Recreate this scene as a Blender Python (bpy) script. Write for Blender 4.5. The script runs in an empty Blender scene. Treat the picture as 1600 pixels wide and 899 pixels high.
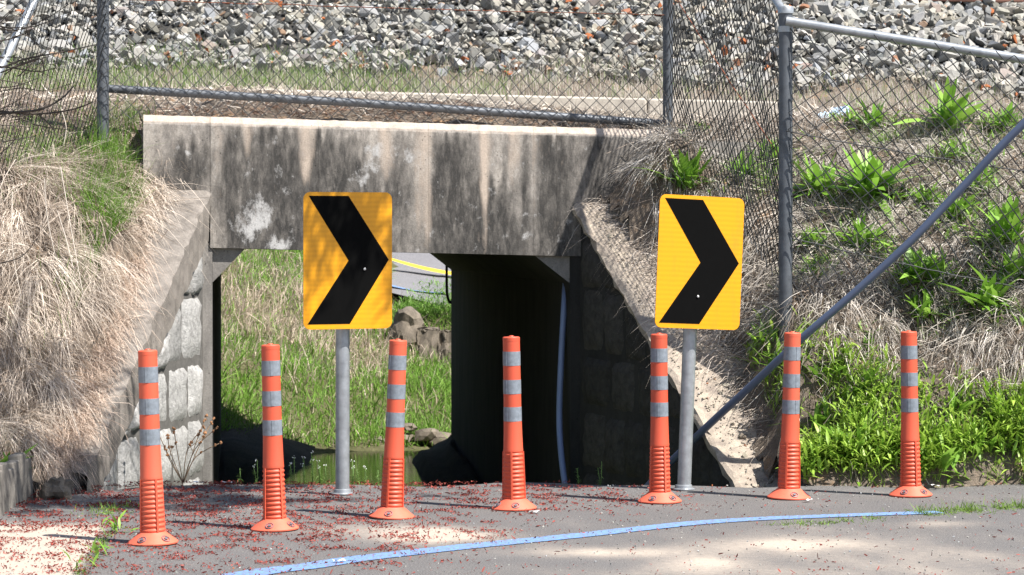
import bpy, bmesh, math, random
import numpy as np
from mathutils import Vector, Matrix, Euler
S = bpy.context.scene
COL = S.collection
rng = np.random.default_rng(7)
random.seed(7)

# ------------------------------------------------------------------ camera, light, exposure
F, HY, EYE = 4000.0, 355.0, 1.24          # focal length in px of a 1600 px wide picture, horizon row, eye height
cam = bpy.data.cameras.new('camera'); co = bpy.data.objects.new('camera', cam); COL.objects.link(co)
co.location = (0, 0, EYE); co.rotation_euler = (math.radians(90), 0, 0)
cam.sensor_width = 36; cam.lens = F / 1600 * 36; cam.shift_y = -(449.5 - HY) / 1600
cam.clip_start = 0.1; cam.clip_end = 2000
cam.dof.use_dof = True; cam.dof.focus_distance = 12.6; cam.dof.aperture_fstop = 11
S.camera = co
SUN = Vector((0.47, -0.31, 0.83)).normalized()
W = bpy.data.worlds.new('World'); S.world = W; W.use_nodes = True
nt = W.node_tree; nt.nodes.clear()
sky = nt.nodes.new('ShaderNodeTexSky'); sky.sky_type = 'NISHITA'; sky.sun_disc = False
sky.sun_elevation = math.asin(SUN.z); sky.sun_rotation = math.atan2(SUN.x, SUN.y)
bg = nt.nodes.new('ShaderNodeBackground'); bg.inputs[1].default_value = 0.075
wo = nt.nodes.new('ShaderNodeOutputWorld')
nt.links.new(sky.outputs[0], bg.inputs[0]); nt.links.new(bg.outputs[0], wo.inputs[0])
sl = bpy.data.lights.new('sun', 'SUN'); sl.energy = 4.8; sl.angle = math.radians(0.5); sl.color = (1, 0.955, 0.89)
so = bpy.data.objects.new('sun', sl); COL.objects.link(so)
so.rotation_euler = (-SUN).to_track_quat('-Z', 'Y').to_euler(); so.location = (5, -5, 12)
S.view_settings.view_transform = 'Standard'; S.view_settings.look = 'None'
S.view_settings.exposure = 1.08; S.view_settings.gamma = 1
S.cycles.max_bounces = 6; S.cycles.diffuse_bounces = 3; S.cycles.glossy_bounces = 3

# ------------------------------------------------------------------ helpers
def U(px, py, d):
    return Vector(((px - 800) / F * d, d, EYE + (HY - py) / F * d))
def proj(P):
    P = np.asarray(P); return 800 + F * P[:, 0] / P[:, 1], HY - F * (P[:, 2] - EYE) / P[:, 1]
AX, AY, CE, SE = -1.661, 14.2, 0.9932, 0.1167     # culvert frame: s along the headwall, t towards the viewer
def CL(s, t, z=0.0):
    return Vector((AX + CE * s + SE * t, AY + SE * s - CE * t, z))
def inv(x, y):
    dx, dy = x - AX, y - AY
    return CE * dx + SE * dy, SE * dx - CE * dy

def tag(o, label=None, cat=None, group=None, kind=None):
    if label: o['label'] = label
    if cat: o['category'] = cat
    if group: o['group'] = group
    if kind: o['kind'] = kind
    return o
def thing(name, label, cat, loc=(0, 0, 0), group=None, rot=(0, 0, 0)):
    o = bpy.data.objects.new(name, None); COL.objects.link(o); o.empty_display_size = .1
    o.location = loc; o.rotation_euler = rot
    return tag(o, label, cat, group)
def link(name, me, parent=None, loc=None, rot=None, scale=None):
    o = bpy.data.objects.new(name, me); COL.objects.link(o)
    if parent: o.parent = parent
    if loc is not None: o.location = loc
    if rot is not None: o.rotation_euler = rot
    if scale is not None: o.scale = scale
    return o
def npmesh(name, V, Q, mat, cols=None, smooth=False):
    V = np.asarray(V, dtype=np.float32); Q = np.asarray(Q, dtype=np.int32)
    me = bpy.data.meshes.new(name); n, k = Q.shape
    me.vertices.add(len(V)); me.vertices.foreach_set('co', V.ravel())
    me.loops.add(n * k); me.loops.foreach_set('vertex_index', Q.ravel())
    me.polygons.add(n); me.polygons.foreach_set('loop_start', np.arange(0, n * k, k, dtype=np.int32))
    me.polygons.foreach_set('use_smooth', np.full(n, smooth))
    if cols is not None:
        a = me.color_attributes.new('Col', 'FLOAT_COLOR', 'POINT')
        c = np.ones((len(V), 4), dtype=np.float32); c[:, :cols.shape[1]] = cols
        a.data.foreach_set('color', c.ravel())
    me.update(calc_edges=True); me.validate()
    if mat: me.materials.append(mat)
    return me
def pmesh(name, V, Fs, mat, smooth=False):
    me = bpy.data.meshes.new(name); me.from_pydata([tuple(v) for v in V], [], Fs)
    if mat: me.materials.append(mat)
    if smooth:
        for p in me.polygons: p.use_smooth = True
    me.update(); return me
def box8(name, P, mat, bevel=0, seg=2):
    """P: 8 corners, bottom ring then top ring, same winding."""
    me = pmesh(name, P, [(0, 3, 2, 1), (4, 5, 6, 7), (0, 1, 5, 4), (1, 2, 6, 5), (2, 3, 7, 6), (3, 0, 4, 7)], mat)
    bm = bmesh.new(); bm.from_mesh(me); bmesh.ops.recalc_face_normals(bm, faces=bm.faces)
    if bevel: bmesh.ops.bevel(bm, geom=bm.edges[:], offset=bevel, segments=seg, affect='EDGES', profile=.5)
    bm.to_mesh(me); bm.free(); return me
def cbox(name, s0, s1, t0, t1, z0, z1, mat, bevel=0):
    """box in the culvert frame; z0/z1 may be functions of s"""
    f0 = z0 if callable(z0) else (lambda s: z0); f1 = z1 if callable(z1) else (lambda s: z1)
    P = [CL(s0, t0, f0(s0)), CL(s1, t0, f0(s1)), CL(s1, t1, f0(s1)), CL(s0, t1, f0(s0)),
         CL(s0, t0, f1(s0)), CL(s1, t0, f1(s1)), CL(s1, t1, f1(s1)), CL(s0, t1, f1(s0))]
    return box8(name, P, mat, bevel)
def tube_arrays(pts, r, k=10, caps=True):
    pts = [Vector(p) for p in pts]; n = len(pts); rs = r if hasattr(r, '__len__') else [r] * n
    V, Q = [], []; ref = None
    for i, p in enumerate(pts):
        d = (pts[min(i + 1, n - 1)] - pts[max(i - 1, 0)]).normalized()
        if ref is None: ref = d.orthogonal().normalized()
        a = (ref - d * ref.dot(d)).normalized(); ref = a; b = d.cross(a)
        for j in range(k):
            th = 2 * math.pi * j / k
            V.append(p + (a * math.cos(th) + b * math.sin(th)) * rs[i])
    for i in range(n - 1):
        for j in range(k):
            Q.append((i * k + j, i * k + (j + 1) % k, (i + 1) * k + (j + 1) % k, (i + 1) * k + j))
    if caps: Q += [tuple(range(k - 1, -1, -1)), tuple(range((n - 1) * k, n * k))]
    return V, Q
def tube(name, pts, r, mat, k=10):
    V, Q = tube_arrays(pts, r, k); me = pmesh(name, V, Q, mat, True); me.set_sharp_from_angle(angle=math.radians(60)); return me
def tubes(name, lst, mat, k=6):
    V, Q = [], []
    for pts, r in lst:
        v, q = tube_arrays(pts, r, k); b = len(V); V += v; Q += [tuple(i + b for i in f) for f in q]
    return pmesh(name, V, Q, mat, True)
def smooth_path(pts, n=8):
    pts = [Vector(p) for p in pts]; out = []
    for i in range(len(pts) - 1):
        p0, p1, p2, p3 = pts[max(i - 1, 0)], pts[i], pts[i + 1], pts[min(i + 2, len(pts) - 1)]
        for j in range(n):
            t = j / n
            out.append(.5 * ((2 * p1) + (p2 - p0) * t + (2 * p0 - 5 * p1 + 4 * p2 - p3) * t * t + (3 * p1 - p0 - 3 * p2 + p3) * t ** 3))
    return out + [pts[-1]]
def lathe(name, prof, mat, k=32, smooth=True):
    V, Q = [], []
    for r, z in prof:
        for j in range(k):
            a = 2 * math.pi * j / k; V.append((r * math.cos(a), r * math.sin(a), z))
    for i in range(len(prof) - 1):
        for j in range(k):
            Q.append((i * k + j, i * k + (j + 1) % k, (i + 1) * k + (j + 1) % k, (i + 1) * k + j))
    Q.append(tuple(range(k - 1, -1, -1))); Q.append(tuple(range((len(prof) - 1) * k, len(prof) * k)))
    me = pmesh(name, V, Q, mat, smooth)
    me.set_sharp_from_angle(angle=math.radians(32))
    return me
class Noise:
    """sum of random plane waves, cheap smooth noise of about unit range"""
    def __init__(s, seed, freq, n=14, dim=2):
        r = np.random.default_rng(seed); s.k = r.normal(size=(n, dim)) * freq * 2 * math.pi; s.p = r.uniform(0, 6.28, n); s.n = n
    def __call__(s, *c):
        return np.sin(sum(np.asarray(x)[..., None] * s.k[:, i] for i, x in enumerate(c)) + s.p).sum(-1) / math.sqrt(s.n)
def sstep(a, b, x): t = np.clip((np.asarray(x, float) - a) / (b - a), 0, 1); return t * t * (3 - 2 * t)

# ------------------------------------------------------------------ materials
def base_mat(name, rough=.8):
    m = bpy.data.materials.new(name); m.use_nodes = True; b = m.node_tree.nodes['Principled BSDF']
    b.inputs['Roughness'].default_value = rough; return m, m.node_tree, b
def nnode(t, kind, **kw):
    n = t.nodes.new(kind)
    for k, v in kw.items():
        if k in n.inputs: n.inputs[k].default_value = v
        else: setattr(n, k, v)
    return n
def mixrgb(t, fac, a, b, mode='MIX'):
    n = t.nodes.new('ShaderNodeMix'); n.data_type = 'RGBA'; n.blend_type = mode
    for s_, v in ((n.inputs[0], fac), (n.inputs[6], a), (n.inputs[7], b)):
        if hasattr(v, 'links'): t.links.new(v, s_)
        else: s_.default_value = v if not isinstance(v, tuple) else (*v, 1)[:4]
    return n.outputs[2]
def ramp(t, src, stops):
    n = t.nodes.new('ShaderNodeValToRGB'); e = n.color_ramp.elements
    while len(e) < len(stops): e.new(.5)
    for i, (p, c) in enumerate(stops):
        e[i].position = p; e[i].color = (*c, 1) if isinstance(c, tuple) else (c, c, c, 1)
    t.links.new(src, n.inputs[0]); return n.outputs[0]
def noise_out(t, scale, detail=4, rough=.6, stretch=None, coord='Object', seed=0):
    tc = t.nodes.new('ShaderNodeTexCoord'); mp = t.nodes.new('ShaderNodeMapping')
    mp.inputs['Scale'].default_value = stretch or (1, 1, 1); mp.inputs['Location'].default_value = (seed, seed * 1.7, seed * .3)
    t.links.new(tc.outputs[coord], mp.inputs[0])
    n = nnode(t, 'ShaderNodeTexNoise', Scale=scale, Detail=detail, Roughness=rough)
    t.links.new(mp.outputs[0], n.inputs['Vector']); return n.outputs[0]
def bump(t, b, src, strength=.3, dist=.01):
    n = nnode(t, 'ShaderNodeBump', Strength=strength, Distance=dist); t.links.new(src, n.inputs['Height'])
    t.links.new(n.outputs[0], b.inputs['Normal'])
def plain(name, c, rough=.6, var=.15, scale=30, metal=0, bmp=0, coord='Object'):
    m, t, b = base_mat(name, rough); b.inputs['Metallic'].default_value = metal
    c = np.array(c)
    o = ramp(t, noise_out(t, scale, coord=coord), [(.3, tuple(np.clip(c * (1 - var), 0, 1))), (.7, tuple(np.clip(c * (1 + var), 0, 1)))])
    t.links.new(o, b.inputs['Base Color'])
    if bmp: bump(t, b, noise_out(t, scale * 3, coord=coord), bmp, .004)
    return m
def vcol(name, rough=.7, var=.12, scale=60, transl=0, bmp=0, spec=.3):
    m, t, b = base_mat(name, rough); b.inputs['Specular IOR Level'].default_value = spec
    a = t.nodes.new('ShaderNodeVertexColor'); a.layer_name = 'Col'
    o = a.outputs[0]
    if var: o = mixrgb(t, 1.0, o, ramp(t, noise_out(t, scale), [(.25, 1 - var * 2), (.75, 1 + 0 * var)]), 'MULTIPLY')
    t.links.new(o, b.inputs['Base Color'])
    if bmp: bump(t, b, noise_out(t, scale), bmp, .006)
    if transl:
        tr = t.nodes.new('ShaderNodeBsdfTranslucent'); t.links.new(o, tr.inputs[0])
        mx = t.nodes.new('ShaderNodeMixShader'); mx.inputs[0].default_value = transl
        t.links.new(b.outputs[0], mx.inputs[1]); t.links.new(tr.outputs[0], mx.inputs[2])
        t.links.new(mx.outputs[0], t.nodes['Material Output'].inputs[0])
    return m
def randmat(name, stops, rough=.8, transl=0, tex=None, bmp=0, spec=.3):
    """colour by object random"""
    m, t, b = base_mat(name, rough); b.inputs['Specular IOR Level'].default_value = spec
    oi = t.nodes.new('ShaderNodeObjectInfo'); o = ramp(t, oi.outputs['Random'], stops)
    if tex: o = mixrgb(t, 1.0, o, ramp(t, noise_out(t, tex, 8, .75), [(.3, .45), (.6, 1.0)]), 'MULTIPLY')
    t.links.new(o, b.inputs['Base Color'])
    if bmp: bump(t, b, noise_out(t, (tex or 30) * 1.6, 8, .75), bmp, .02)
    if transl:
        tr = t.nodes.new('ShaderNodeBsdfTranslucent'); t.links.new(o, tr.inputs[0])
        mx = t.nodes.new('ShaderNodeMixShader'); mx.inputs[0].default_value = transl
        t.links.new(b.outputs[0], mx.inputs[1]); t.links.new(tr.outputs[0], mx.inputs[2])
        t.links.new(mx.outputs[0], t.nodes['Material Output'].inputs[0])
    return m
def concrete(name, light, dark, scale=6, pit=True, streak=True, bm=.35, col=False):
    m, t, b = base_mat(name, .9); b.inputs['Specular IOR Level'].default_value = .2
    n1 = noise_out(t, scale, 6, .65, (1, 1, .35) if streak else None)
    o = ramp(t, n1, [(.32, dark), (.62, light)])
    if col:
        a = t.nodes.new('ShaderNodeVertexColor'); a.layer_name = 'Col'
        sp = t.nodes.new('ShaderNodeSeparateColor'); t.links.new(a.outputs[0], sp.inputs[0])
        fine = noise_out(t, 22, 8, .72, (1, 1, .3)); blot = noise_out(t, 15, 10, .78, (1, 1, .7), seed=3); o = mixrgb(t, .75, o, mixrgb(t, 1.0, o, ramp(t, noise_out(t, 28, 8, .8, (1, 1, .6), seed=8), [(.36, .45), (.62, 1.25)]), 'MULTIPLY'))
        def thr(v, nz, amp, lo, hi):       # ragged threshold of a stain mask
            m1 = nnode(t, 'ShaderNodeMath', operation='MULTIPLY_ADD'); t.links.new(nz, m1.inputs[0]); m1.inputs[1].default_value = 2 * amp; m1.inputs[2].default_value = -amp
            ad = nnode(t, 'ShaderNodeMath', operation='ADD'); t.links.new(v, ad.inputs[0]); t.links.new(m1.outputs[0], ad.inputs[1])
            mr = nnode(t, 'ShaderNodeMapRange'); t.links.new(ad.outputs[0], mr.inputs[0])
            mr.inputs[1].default_value = lo; mr.inputs[2].default_value = hi; return mr.outputs[0]
        o = mixrgb(t, thr(sp.outputs[0], fine, .9, .1, .95), o, (.055, .052, .049))
        o = mixrgb(t, thr(sp.outputs[1], blot, 1.6, .45, .95), o, (.50, .49, .48))
        o = mixrgb(t, thr(sp.outputs[2], fine, .7, .15, .8), o, (.52, .43, .355))
    if pit:
        v = nnode(t, 'ShaderNodeTexVoronoi', Scale=34.0); tc = t.nodes.new('ShaderNodeTexCoord'); t.links.new(tc.outputs['Object'], v.inputs['Vector'])
        pm = ramp(t, v.outputs['Distance'], [(.07, .25), (.15, 1.0)])
        big = ramp(t, noise_out(t, 4, 3, seed=5), [(.5, 0.0), (.6, 1.0)])
        o = mixrgb(t, big, o, mixrgb(t, 1.0, o, pm, 'MULTIPLY'))
    o = mixrgb(t, .5, o, mixrgb(t, 1.0, o, ramp(t, noise_out(t, 140, 3, .7), [(.3, .55), (.7, 1.25)]), 'MULTIPLY'))
    t.links.new(o, b.inputs['Base Color'])
    bump(t, b, noise_out(t, 60, 8, .7), bm, .006)
    return m

M = {}
M['conc_head'] = concrete('stained_concrete', (.42, .38, .338), (.245, .224, .204), 7, col=True)
M['conc_wall'] = concrete('grey_concrete', (.30, .28, .26), (.16, .15, .14), 9)
M['conc_shade'] = concrete('shade_dark_concrete', (.045, .043, .04), (.022, .022, .021), 6)  # dark copy of the grey concrete, tunnel shade put into its colour
M['conc_cap'] = concrete('coping_concrete', (.245, .22, .196), (.14, .126, .113), 12, streak=False)
M['conc_sand'] = concrete('sandy_coping_concrete', (.42, .36, .29), (.24, .20, .17), 14, streak=False, bm=.8)
M['kerb'] = concrete('kerb_concrete', (.58, .53, .46), (.42, .38, .33), 7)
M['stone'] = randmat('rough_cast_stone', [(0, (.36, .355, .345)), (1, (.56, .55, .535))], .92, tex=26, bmp=.8, spec=.15)
M['stone_shade'] = randmat('shade_dark_cast_stone', [(0, (.06, .056, .05)), (1, (.088, .082, .074))], .92, tex=20, bmp=.8, spec=.15)  # darker copy of the cast stone, the right wing's shade in its colour
M['mortar'] = plain('dark_joint', (.10, .095, .088), .95, .3, 30)
M['orange'] = plain('orange_polyurethane', (.66, .098, .045), .5, .06, 9)
M['band'] = plain('grey_reflective_film', (.18, .205, .235), .5, .22, 55)
def orange_mat():
    m, t, b = base_mat('orange_polyurethane', .52); oi = t.nodes.new('ShaderNodeObjectInfo')
    o = ramp(t, oi.outputs['Random'], [(0, (.54, .078, .036)), (.5, (.61, .092, .042)), (1, (.63, .115, .06))])
    o = mixrgb(t, ramp(t, noise_out(t, 14, 8, .75, (1, 1, .5)), [(.55, 0.0), (.75, .55)]), o, (.30, .10, .06))
    o = mixrgb(t, ramp(t, noise_out(t, 60, 4, .8, (.6, .6, 2.5), seed=4), [(.66, 0.0), (.72, .6)]), o, (.10, .06, .05))
    t.links.new(o, b.inputs['Base Color']); return m
M['orange'] = orange_mat()
M['cap_o'] = plain('orange_faded', (.70, .135, .075), .6, .10, 24)
M['bolt'] = plain('dark_bolt', (.16, .15, .17), .5, .3, 60, .3)
M['galv'] = plain('galvanised_steel', (.36, .38, .40), .42, .22, 24, .55)
M['galv_dark'] = plain('weathered_galvanised_steel', (.10, .11, .125), .5, .25, 18, .3)
M['wire'] = plain('fence_wire', (.06, .062, .065), .55, .3, 9, .15)
M['rust'] = plain('rusty_wire', (.24, .075, .035), .8, .4, 40)
M['rail'] = plain('rusty_rail_steel', (.085, .035, .022), .8, .35, 20)
M['black'] = plain('black_sheeting', (.012, .012, .013), .35, .1, 8)
M['cable'] = plain('black_cable_rubber', (.012, .012, .013), .5, .1, 8)
M['pipe'] = plain('blue_grey_plastic_pipe', (.085, .11, .175), .36, .14, 5)
M['pipe_b'] = plain('blue_plastic_pipe', (.20, .26, .42), .4, .12, 4)
M['vgrass'] = vcol('grass_blades', .6, .0, transl=.3)
M['vleaf'] = vcol('green_leaves', .45, .0, transl=.35, spec=.45)
M['vdry'] = vcol('dry_straw', .75, .0, transl=.12)
M['vstone'] = vcol('ballast_rock', .9, .18, 45, bmp=.5, spec=.2)
M['stone_b'] = randmat('ballast_rock_piece', [(0, (.21, .21, .195)), (.22, (.37, .365, .34)), (.45, (.44, .425, .39)), (.62, (.30, .305, .31)), (.78, (.50, .475, .44)), (.88, (.36, .375, .395)), (.93, (.36, .25, .18)), (.96, (.37, .13, .055)), (1, (.44, .45, .44))], .9, tex=45, bmp=.5, spec=.2)
M['leaf'] = randmat('broad_leaf', [(0, (.14, .28, .03)), (.5, (.21, .40, .05)), (1, (.32, .52, .09))], .42, .35, spec=.45)
M['petal'] = vcol('fallen_maple_flowers', .7, .0, transl=.1)
M['flower'] = plain('white_petals', (.75, .76, .70), .6, .05, 30)
M['stem'] = plain('green_stem', (.10, .19, .035), .6, .2, 30)
M['drystem'] = plain('brown_dry_stem', (.30, .20, .12), .8, .3, 40)
M['bark'] = plain('dark_bark', (.055, .044, .036), .9, .35, 30, bmp=.5)
M['timber'] = plain('weathered_timber', (.17, .155, .135), .9, .4, 14, bmp=.6)
M['rock'] = concrete('rough_rock', (.22, .185, .145), (.10, .085, .068), 7, streak=False, bm=.9)
M['plastic'] = plain('pale_blue_plastic_sheet', (.42, .56, .70), .35, .2, 14)
M['scrap'] = plain('white_paper_scrap', (.72, .72, .70), .7, .06, 30)
M['blue_paint'] = None

def soilmat(name, cols, scale=8, bm=.8):
    m, t, b = base_mat(name, .95); b.inputs['Specular IOR Level'].default_value = .1
    o = ramp(t, noise_out(t, scale, 8, .7), cols)
    o = mixrgb(t, .7, o, mixrgb(t, 1.0, o, ramp(t, noise_out(t, scale * 12, 4, .7), [(.3, .45), (.7, 1.2)]), 'MULTIPLY'))
    t.links.new(o, b.inputs['Base Color']); bump(t, b, noise_out(t, scale * 6, 8, .75), bm, .03); return m
M['soil'] = soilmat('bank_soil', [(.3, (.12, .10, .08)), (.55, (.24, .195, .155)), (.68, (.36, .22, .12))])
M['bed'] = soilmat('creek_bed', [(.3, (.05, .045, .035)), (.7, (.12, .10, .075))], 4)
M['farsoil'] = soilmat('far_bank_soil', [(.3, (.07, .08, .03)), (.7, (.17, .15, .09))], 3)
M['dust_under'] = soilmat('ballast_dust', [(.3, (.05, .048, .045)), (.7, (.12, .115, .105))], 20)

def asphalt(name, base=(.122, .117, .115), col=True):
    m, t, b = base_mat(name, .88); b.inputs['Specular IOR Level'].default_value = .25
    c = np.array(base)
    o = ramp(t, noise_out(t, 1.6, 6, .6), [(.3, tuple(c * .84)), (.7, tuple(c * 1.16))])
    sp = ramp(t, noise_out(t, 170, 2, .6), [(.34, tuple(c * .35)), (.5, tuple(c * 1.0)), (.68, tuple(np.minimum(c * 2.1, 1)))])
    o = mixrgb(t, .6, o, sp)
    if col:
        a = t.nodes.new('ShaderNodeVertexColor'); a.layer_name = 'Col'
        s_ = t.nodes.new('ShaderNodeSeparateColor'); t.links.new(a.outputs[0], s_.inputs[0])
        nz = noise_out(t, 26, 6, .75)
        ad = nnode(t, 'ShaderNodeMath', operation='MULTIPLY_ADD'); t.links.new(nz, ad.inputs[0]); ad.inputs[1].default_value = 1.1; ad.inputs[2].default_value = -.55
        a2 = nnode(t, 'ShaderNodeMath', operation='ADD', use_clamp=True); t.links.new(ad.outputs[0], a2.inputs[0]); t.links.new(s_.outputs[0], a2.inputs[1])
        a3 = nnode(t, 'ShaderNodeMath', operation='MULTIPLY'); t.links.new(a2.outputs[0], a3.inputs[0]); t.links.new(s_.outputs[0], a3.inputs[1])
        a4 = nnode(t, 'ShaderNodeMath', operation='MULTIPLY', use_clamp=True); t.links.new(a3.outputs[0], a4.inputs[0]); a4.inputs[1].default_value = 1.6
        o = mixrgb(t, a4.outputs[0], o, mixrgb(t, .5, (.40, .34, .28), ramp(t, noise_out(t, 60, 6, .7), [(.3, (.30, .25, .20)), (.7, (.55, .48, .41))])))
    t.links.new(o, b.inputs['Base Color']); bump(t, b, noise_out(t, 120, 4, .7), .5, .006); return m
M['asphalt'] = asphalt('asphalt')
M['asphalt_far'] = asphalt('far_asphalt', (.17, .165, .17), False)
def paint(name, c, wear=.4):
    m, t, b = base_mat(name, .75)
    o = mixrgb(t, ramp(t, noise_out(t, 55, 8, .75), [(wear - .08, 1.0), (wear + .06, 0.0)]), c, (.17, .165, .165))
    o = mixrgb(t, .25, o, ramp(t, noise_out(t, 200, 2, .6), [(.3, .3), (.7, .8)]), 'MULTIPLY')
    t.links.new(o, b.inputs['Base Color']); bump(t, b, noise_out(t, 120, 4, .7), .4, .005); return m
M['blue_paint'] = paint('blue_road_paint', (.16, .33, .68), .49)
M['yellow_paint'] = paint('yellow_road_paint', (.85, .55, .03), .2)
def watermat():
    m, t, b = base_mat('creek_water', .06); b.inputs['Base Color'].default_value = (.085, .11, .028, 1)
    b.inputs['Specular IOR Level'].default_value = .6
    bump(t, b, noise_out(t, 5, 4, .6, (.7, 2.6, 1)), .09, .02); return m
M['water'] = watermat()
def signmat():
    m, t, b = base_mat('yellow_retroreflective_sheet', .38)
    tc = t.nodes.new('ShaderNodeTexCoord'); w = nnode(t, 'ShaderNodeTexWave', bands_direction='Z', Scale=14.0, Distortion=1.2, Detail=2.0)
    t.links.new(tc.outputs['Object'], w.inputs['Vector'])
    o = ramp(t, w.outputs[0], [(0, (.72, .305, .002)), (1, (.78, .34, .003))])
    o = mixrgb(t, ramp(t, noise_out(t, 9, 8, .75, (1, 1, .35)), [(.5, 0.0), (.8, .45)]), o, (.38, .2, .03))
    t.links.new(o, b.inputs['Base Color']); return m
M['sign'] = signmat(); M['signback'] = plain('aluminium', (.5, .5, .5), .45, .1, 10, .6)
M['chev'] = plain('black_sign_film', (.0035, .0035, .0035), .8, .1, 30); M['chev'].node_tree.nodes['Principled BSDF'].inputs['Specular IOR Level'].default_value = .05

# ------------------------------------------------------------------ terrain
WL = lambda t: -0.05 - 0.29 * t      # wing wall faces in the culvert frame
WR = lambda t: 2.05 + 0.29 * t
CAPL = lambda t: 1.464 - 0.68 * t   # coping heights
CAPR = lambda t: 1.40 - 0.75 * t
zb = lambda s: 1.123 - 0.0245 * s    # soffit and top of headwall
ztop = lambda s: 1.852 - 0.0245 * s
ctrl = []
for t in (0, .4, .8, 1.2, 1.6, 1.9):
    for w in (.12, .36): ctrl.append((*CL(WL(t) - w, t)[:2], CAPL(t) - .05 + (.07 + .10 * min(t, 1) if w > .2 else .06 * min(t, 1))))
    for w in (.12, .36): ctrl.append((*CL(WR(t) + w, t)[:2], CAPR(t) - .05 + (.05 if w > .2 else 0)))
for p in [(60, 300, 13.6), (150, 340, 13.4), (60, 450, 12.95), (60, 640, 12.45), (110, 600, 12.6), (0, 300, 13.5), (0, 450, 12.9), (0, 640, 12.4),
          (60, 772, 11.85), (130, 765, 12.1), (200, 240, 14.1), (160, 215, 14.3), (100, 185, 14.7), (0, 185, 14.7), (-200, 300, 13.5), (-200, 450, 12.9), (-200, 772, 12.0),
          (300, 170, 14.75), (500, 176, 14.75), (700, 183, 14.85), (900, 192, 14.95),
          (-100, 150, 15.6), (300, 152, 15.6), (700, 168, 15.6), (1000, 180, 15.7), (1200, 184, 15.7), (1500, 186, 15.7),
          (0, 130, 16.15), (300, 134, 16.15), (700, 146, 16.15), (1000, 155, 16.15), (1300, 162, 16.2), (1600, 168, 16.2),
          (-100, 98, 16.6), (180, 100, 16.6), (500, 110, 16.6), (800, 122, 16.6), (1200, 138, 16.6), (1600, 152, 16.6),
          # right bank
          (1240, 455, 13.1), (1420, 535, 12.95), (1590, 605, 12.62), (1250, 540, 12.8), (1330, 570, 12.82), (1450, 650, 12.55), (1590, 690, 12.45),
          (1210, 760, 12.28), (1400, 760, 12.28), (1600, 756, 12.3), (1230, 640, 12.6), (1330, 660, 12.55),
          (1400, 300, 13.9), (1300, 300, 14.0), (1400, 185, 14.8), (1600, 182, 14.6), (1290, 195, 14.8), (1100, 205, 15.0), (1100, 285, 14.45), (1180, 350, 13.9),
          (1500, 400, 13.2), (1600, 500, 12.75), (1600, 300, 13.6), (1150, 420, 13.85), (1160, 500, 13.5)]:
    ctrl.append(tuple(U(*p)))
for x in (3.6, 5.5, 9.5):
    ctrl += [(x, 12.3, 0), (x, 12.62, .47), (x, 13.2, 1.05), (x, 14, 1.5), (x, 14.8, 1.88), (x, 15.7, 1.93), (x, 16.6, 2.06 - .02 * (x - 3))]
for x in (-4, -6, -9.5):
    ctrl += [(x, 12.0, 0), (x, 12.6, .5), (x, 13.2, 1.15), (x, 14.5, 1.85), (x, 15.7, 2.05), (x, 16.6, 2.33)]
for s_, t_, z_ in ((2.27, .05, 1.50), (2.36, .05, 1.60), (2.46, .05, 1.72), (2.6, .05, 1.76), (2.5, .3, 1.56), (2.62, .3, 1.66)): ctrl.append((*CL(s_, t_)[:2], z_))
for s in (-.3, .5, 1.2, 2, 2.5): ctrl.append((*CL(s, -.2)[:2], ztop(s) - .07))
for x in (-9.5, -5, -2, 0, 2, 4, 9.5):
    g = -.0245 * (x - 3.1)
    ctrl += [(x, 17.6, 2.76 + g), (x, 18.2, 2.80 + g), (x, 19.5, 2.78 + g), (x, 20.4, 2.75 + g), (x, 21.35, 1.9 + g), (x, 22.0, 1.3 + g)]
ctrl = np.array(ctrl, float)
def rbf(c):
    n = len(c); d = np.linalg.norm(c[:, None, :2] - c[None, :, :2], axis=-1)
    A = np.zeros((n + 3, n + 3)); A[:n, :n] = d; A[:n, n] = 1; A[:n, n + 1:] = c[:, :2]; A[n:, :n] = A[:n, n:].T
    A[:n, :n] += np.eye(n) * 1e-6
    w = np.linalg.solve(A, np.r_[c[:, 2], 0, 0, 0])
    def f(x, y):
        x, y = np.asarray(x, float), np.asarray(y, float); sh = x.shape; p = np.c_[x.ravel(), y.ravel()]
        out = np.empty(len(p))
        for i in range(0, len(p), 20000):
            q = p[i:i + 20000]; out[i:i + 20000] = np.linalg.norm(q[:, None] - c[None, :, :2], axis=-1) @ w[:n] + w[n] + q @ w[n + 1:]
        return out.reshape(sh)
    return f
edge_px = [(-400, 800), (0, 790), (60, 782), (130, 770), (200, 761), (330, 753), (500, 757), (700, 759), (760, 756), (800, 752), (860, 753), (950, 758), (1165, 762), (1290, 757), (1450, 758), (1600, 754), (2000, 752)]
ed = np.array([((p - 800) / F * (EYE * F / (q - HY)), EYE * F / (q - HY)) for p, q in edge_px])
N4 = Noise(9, 2.5)
def edge_y(x): return np.interp(x, ed[:, 0], ed[:, 1]) + N4(x, x * 0) * .012
_h = rbf(ctrl); N1, N2 = Noise(1, .9), Noise(2, 3.2)
def hgt(x, y):
    k = sstep(12.3, 12.7, y) * (1 - .8 * sstep(15.2, 16, y))
    return _h(x, y) + (N1(x, y) * np.where(np.asarray(x) < -1.7, .045, .022) + N2(x, y) * .018) * k - .06 * (1 - sstep(-.06, .03, y - edge_y(np.asarray(x, float))))
def in_corridor(x, y):
    s, t = inv(x, y)
    a = (t > -.12) & (s > WL(t) - .17) & (s < WR(t) + .17)
    return a | ((t < -7.0) & (s > -.2) & (s < 2.2))
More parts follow.
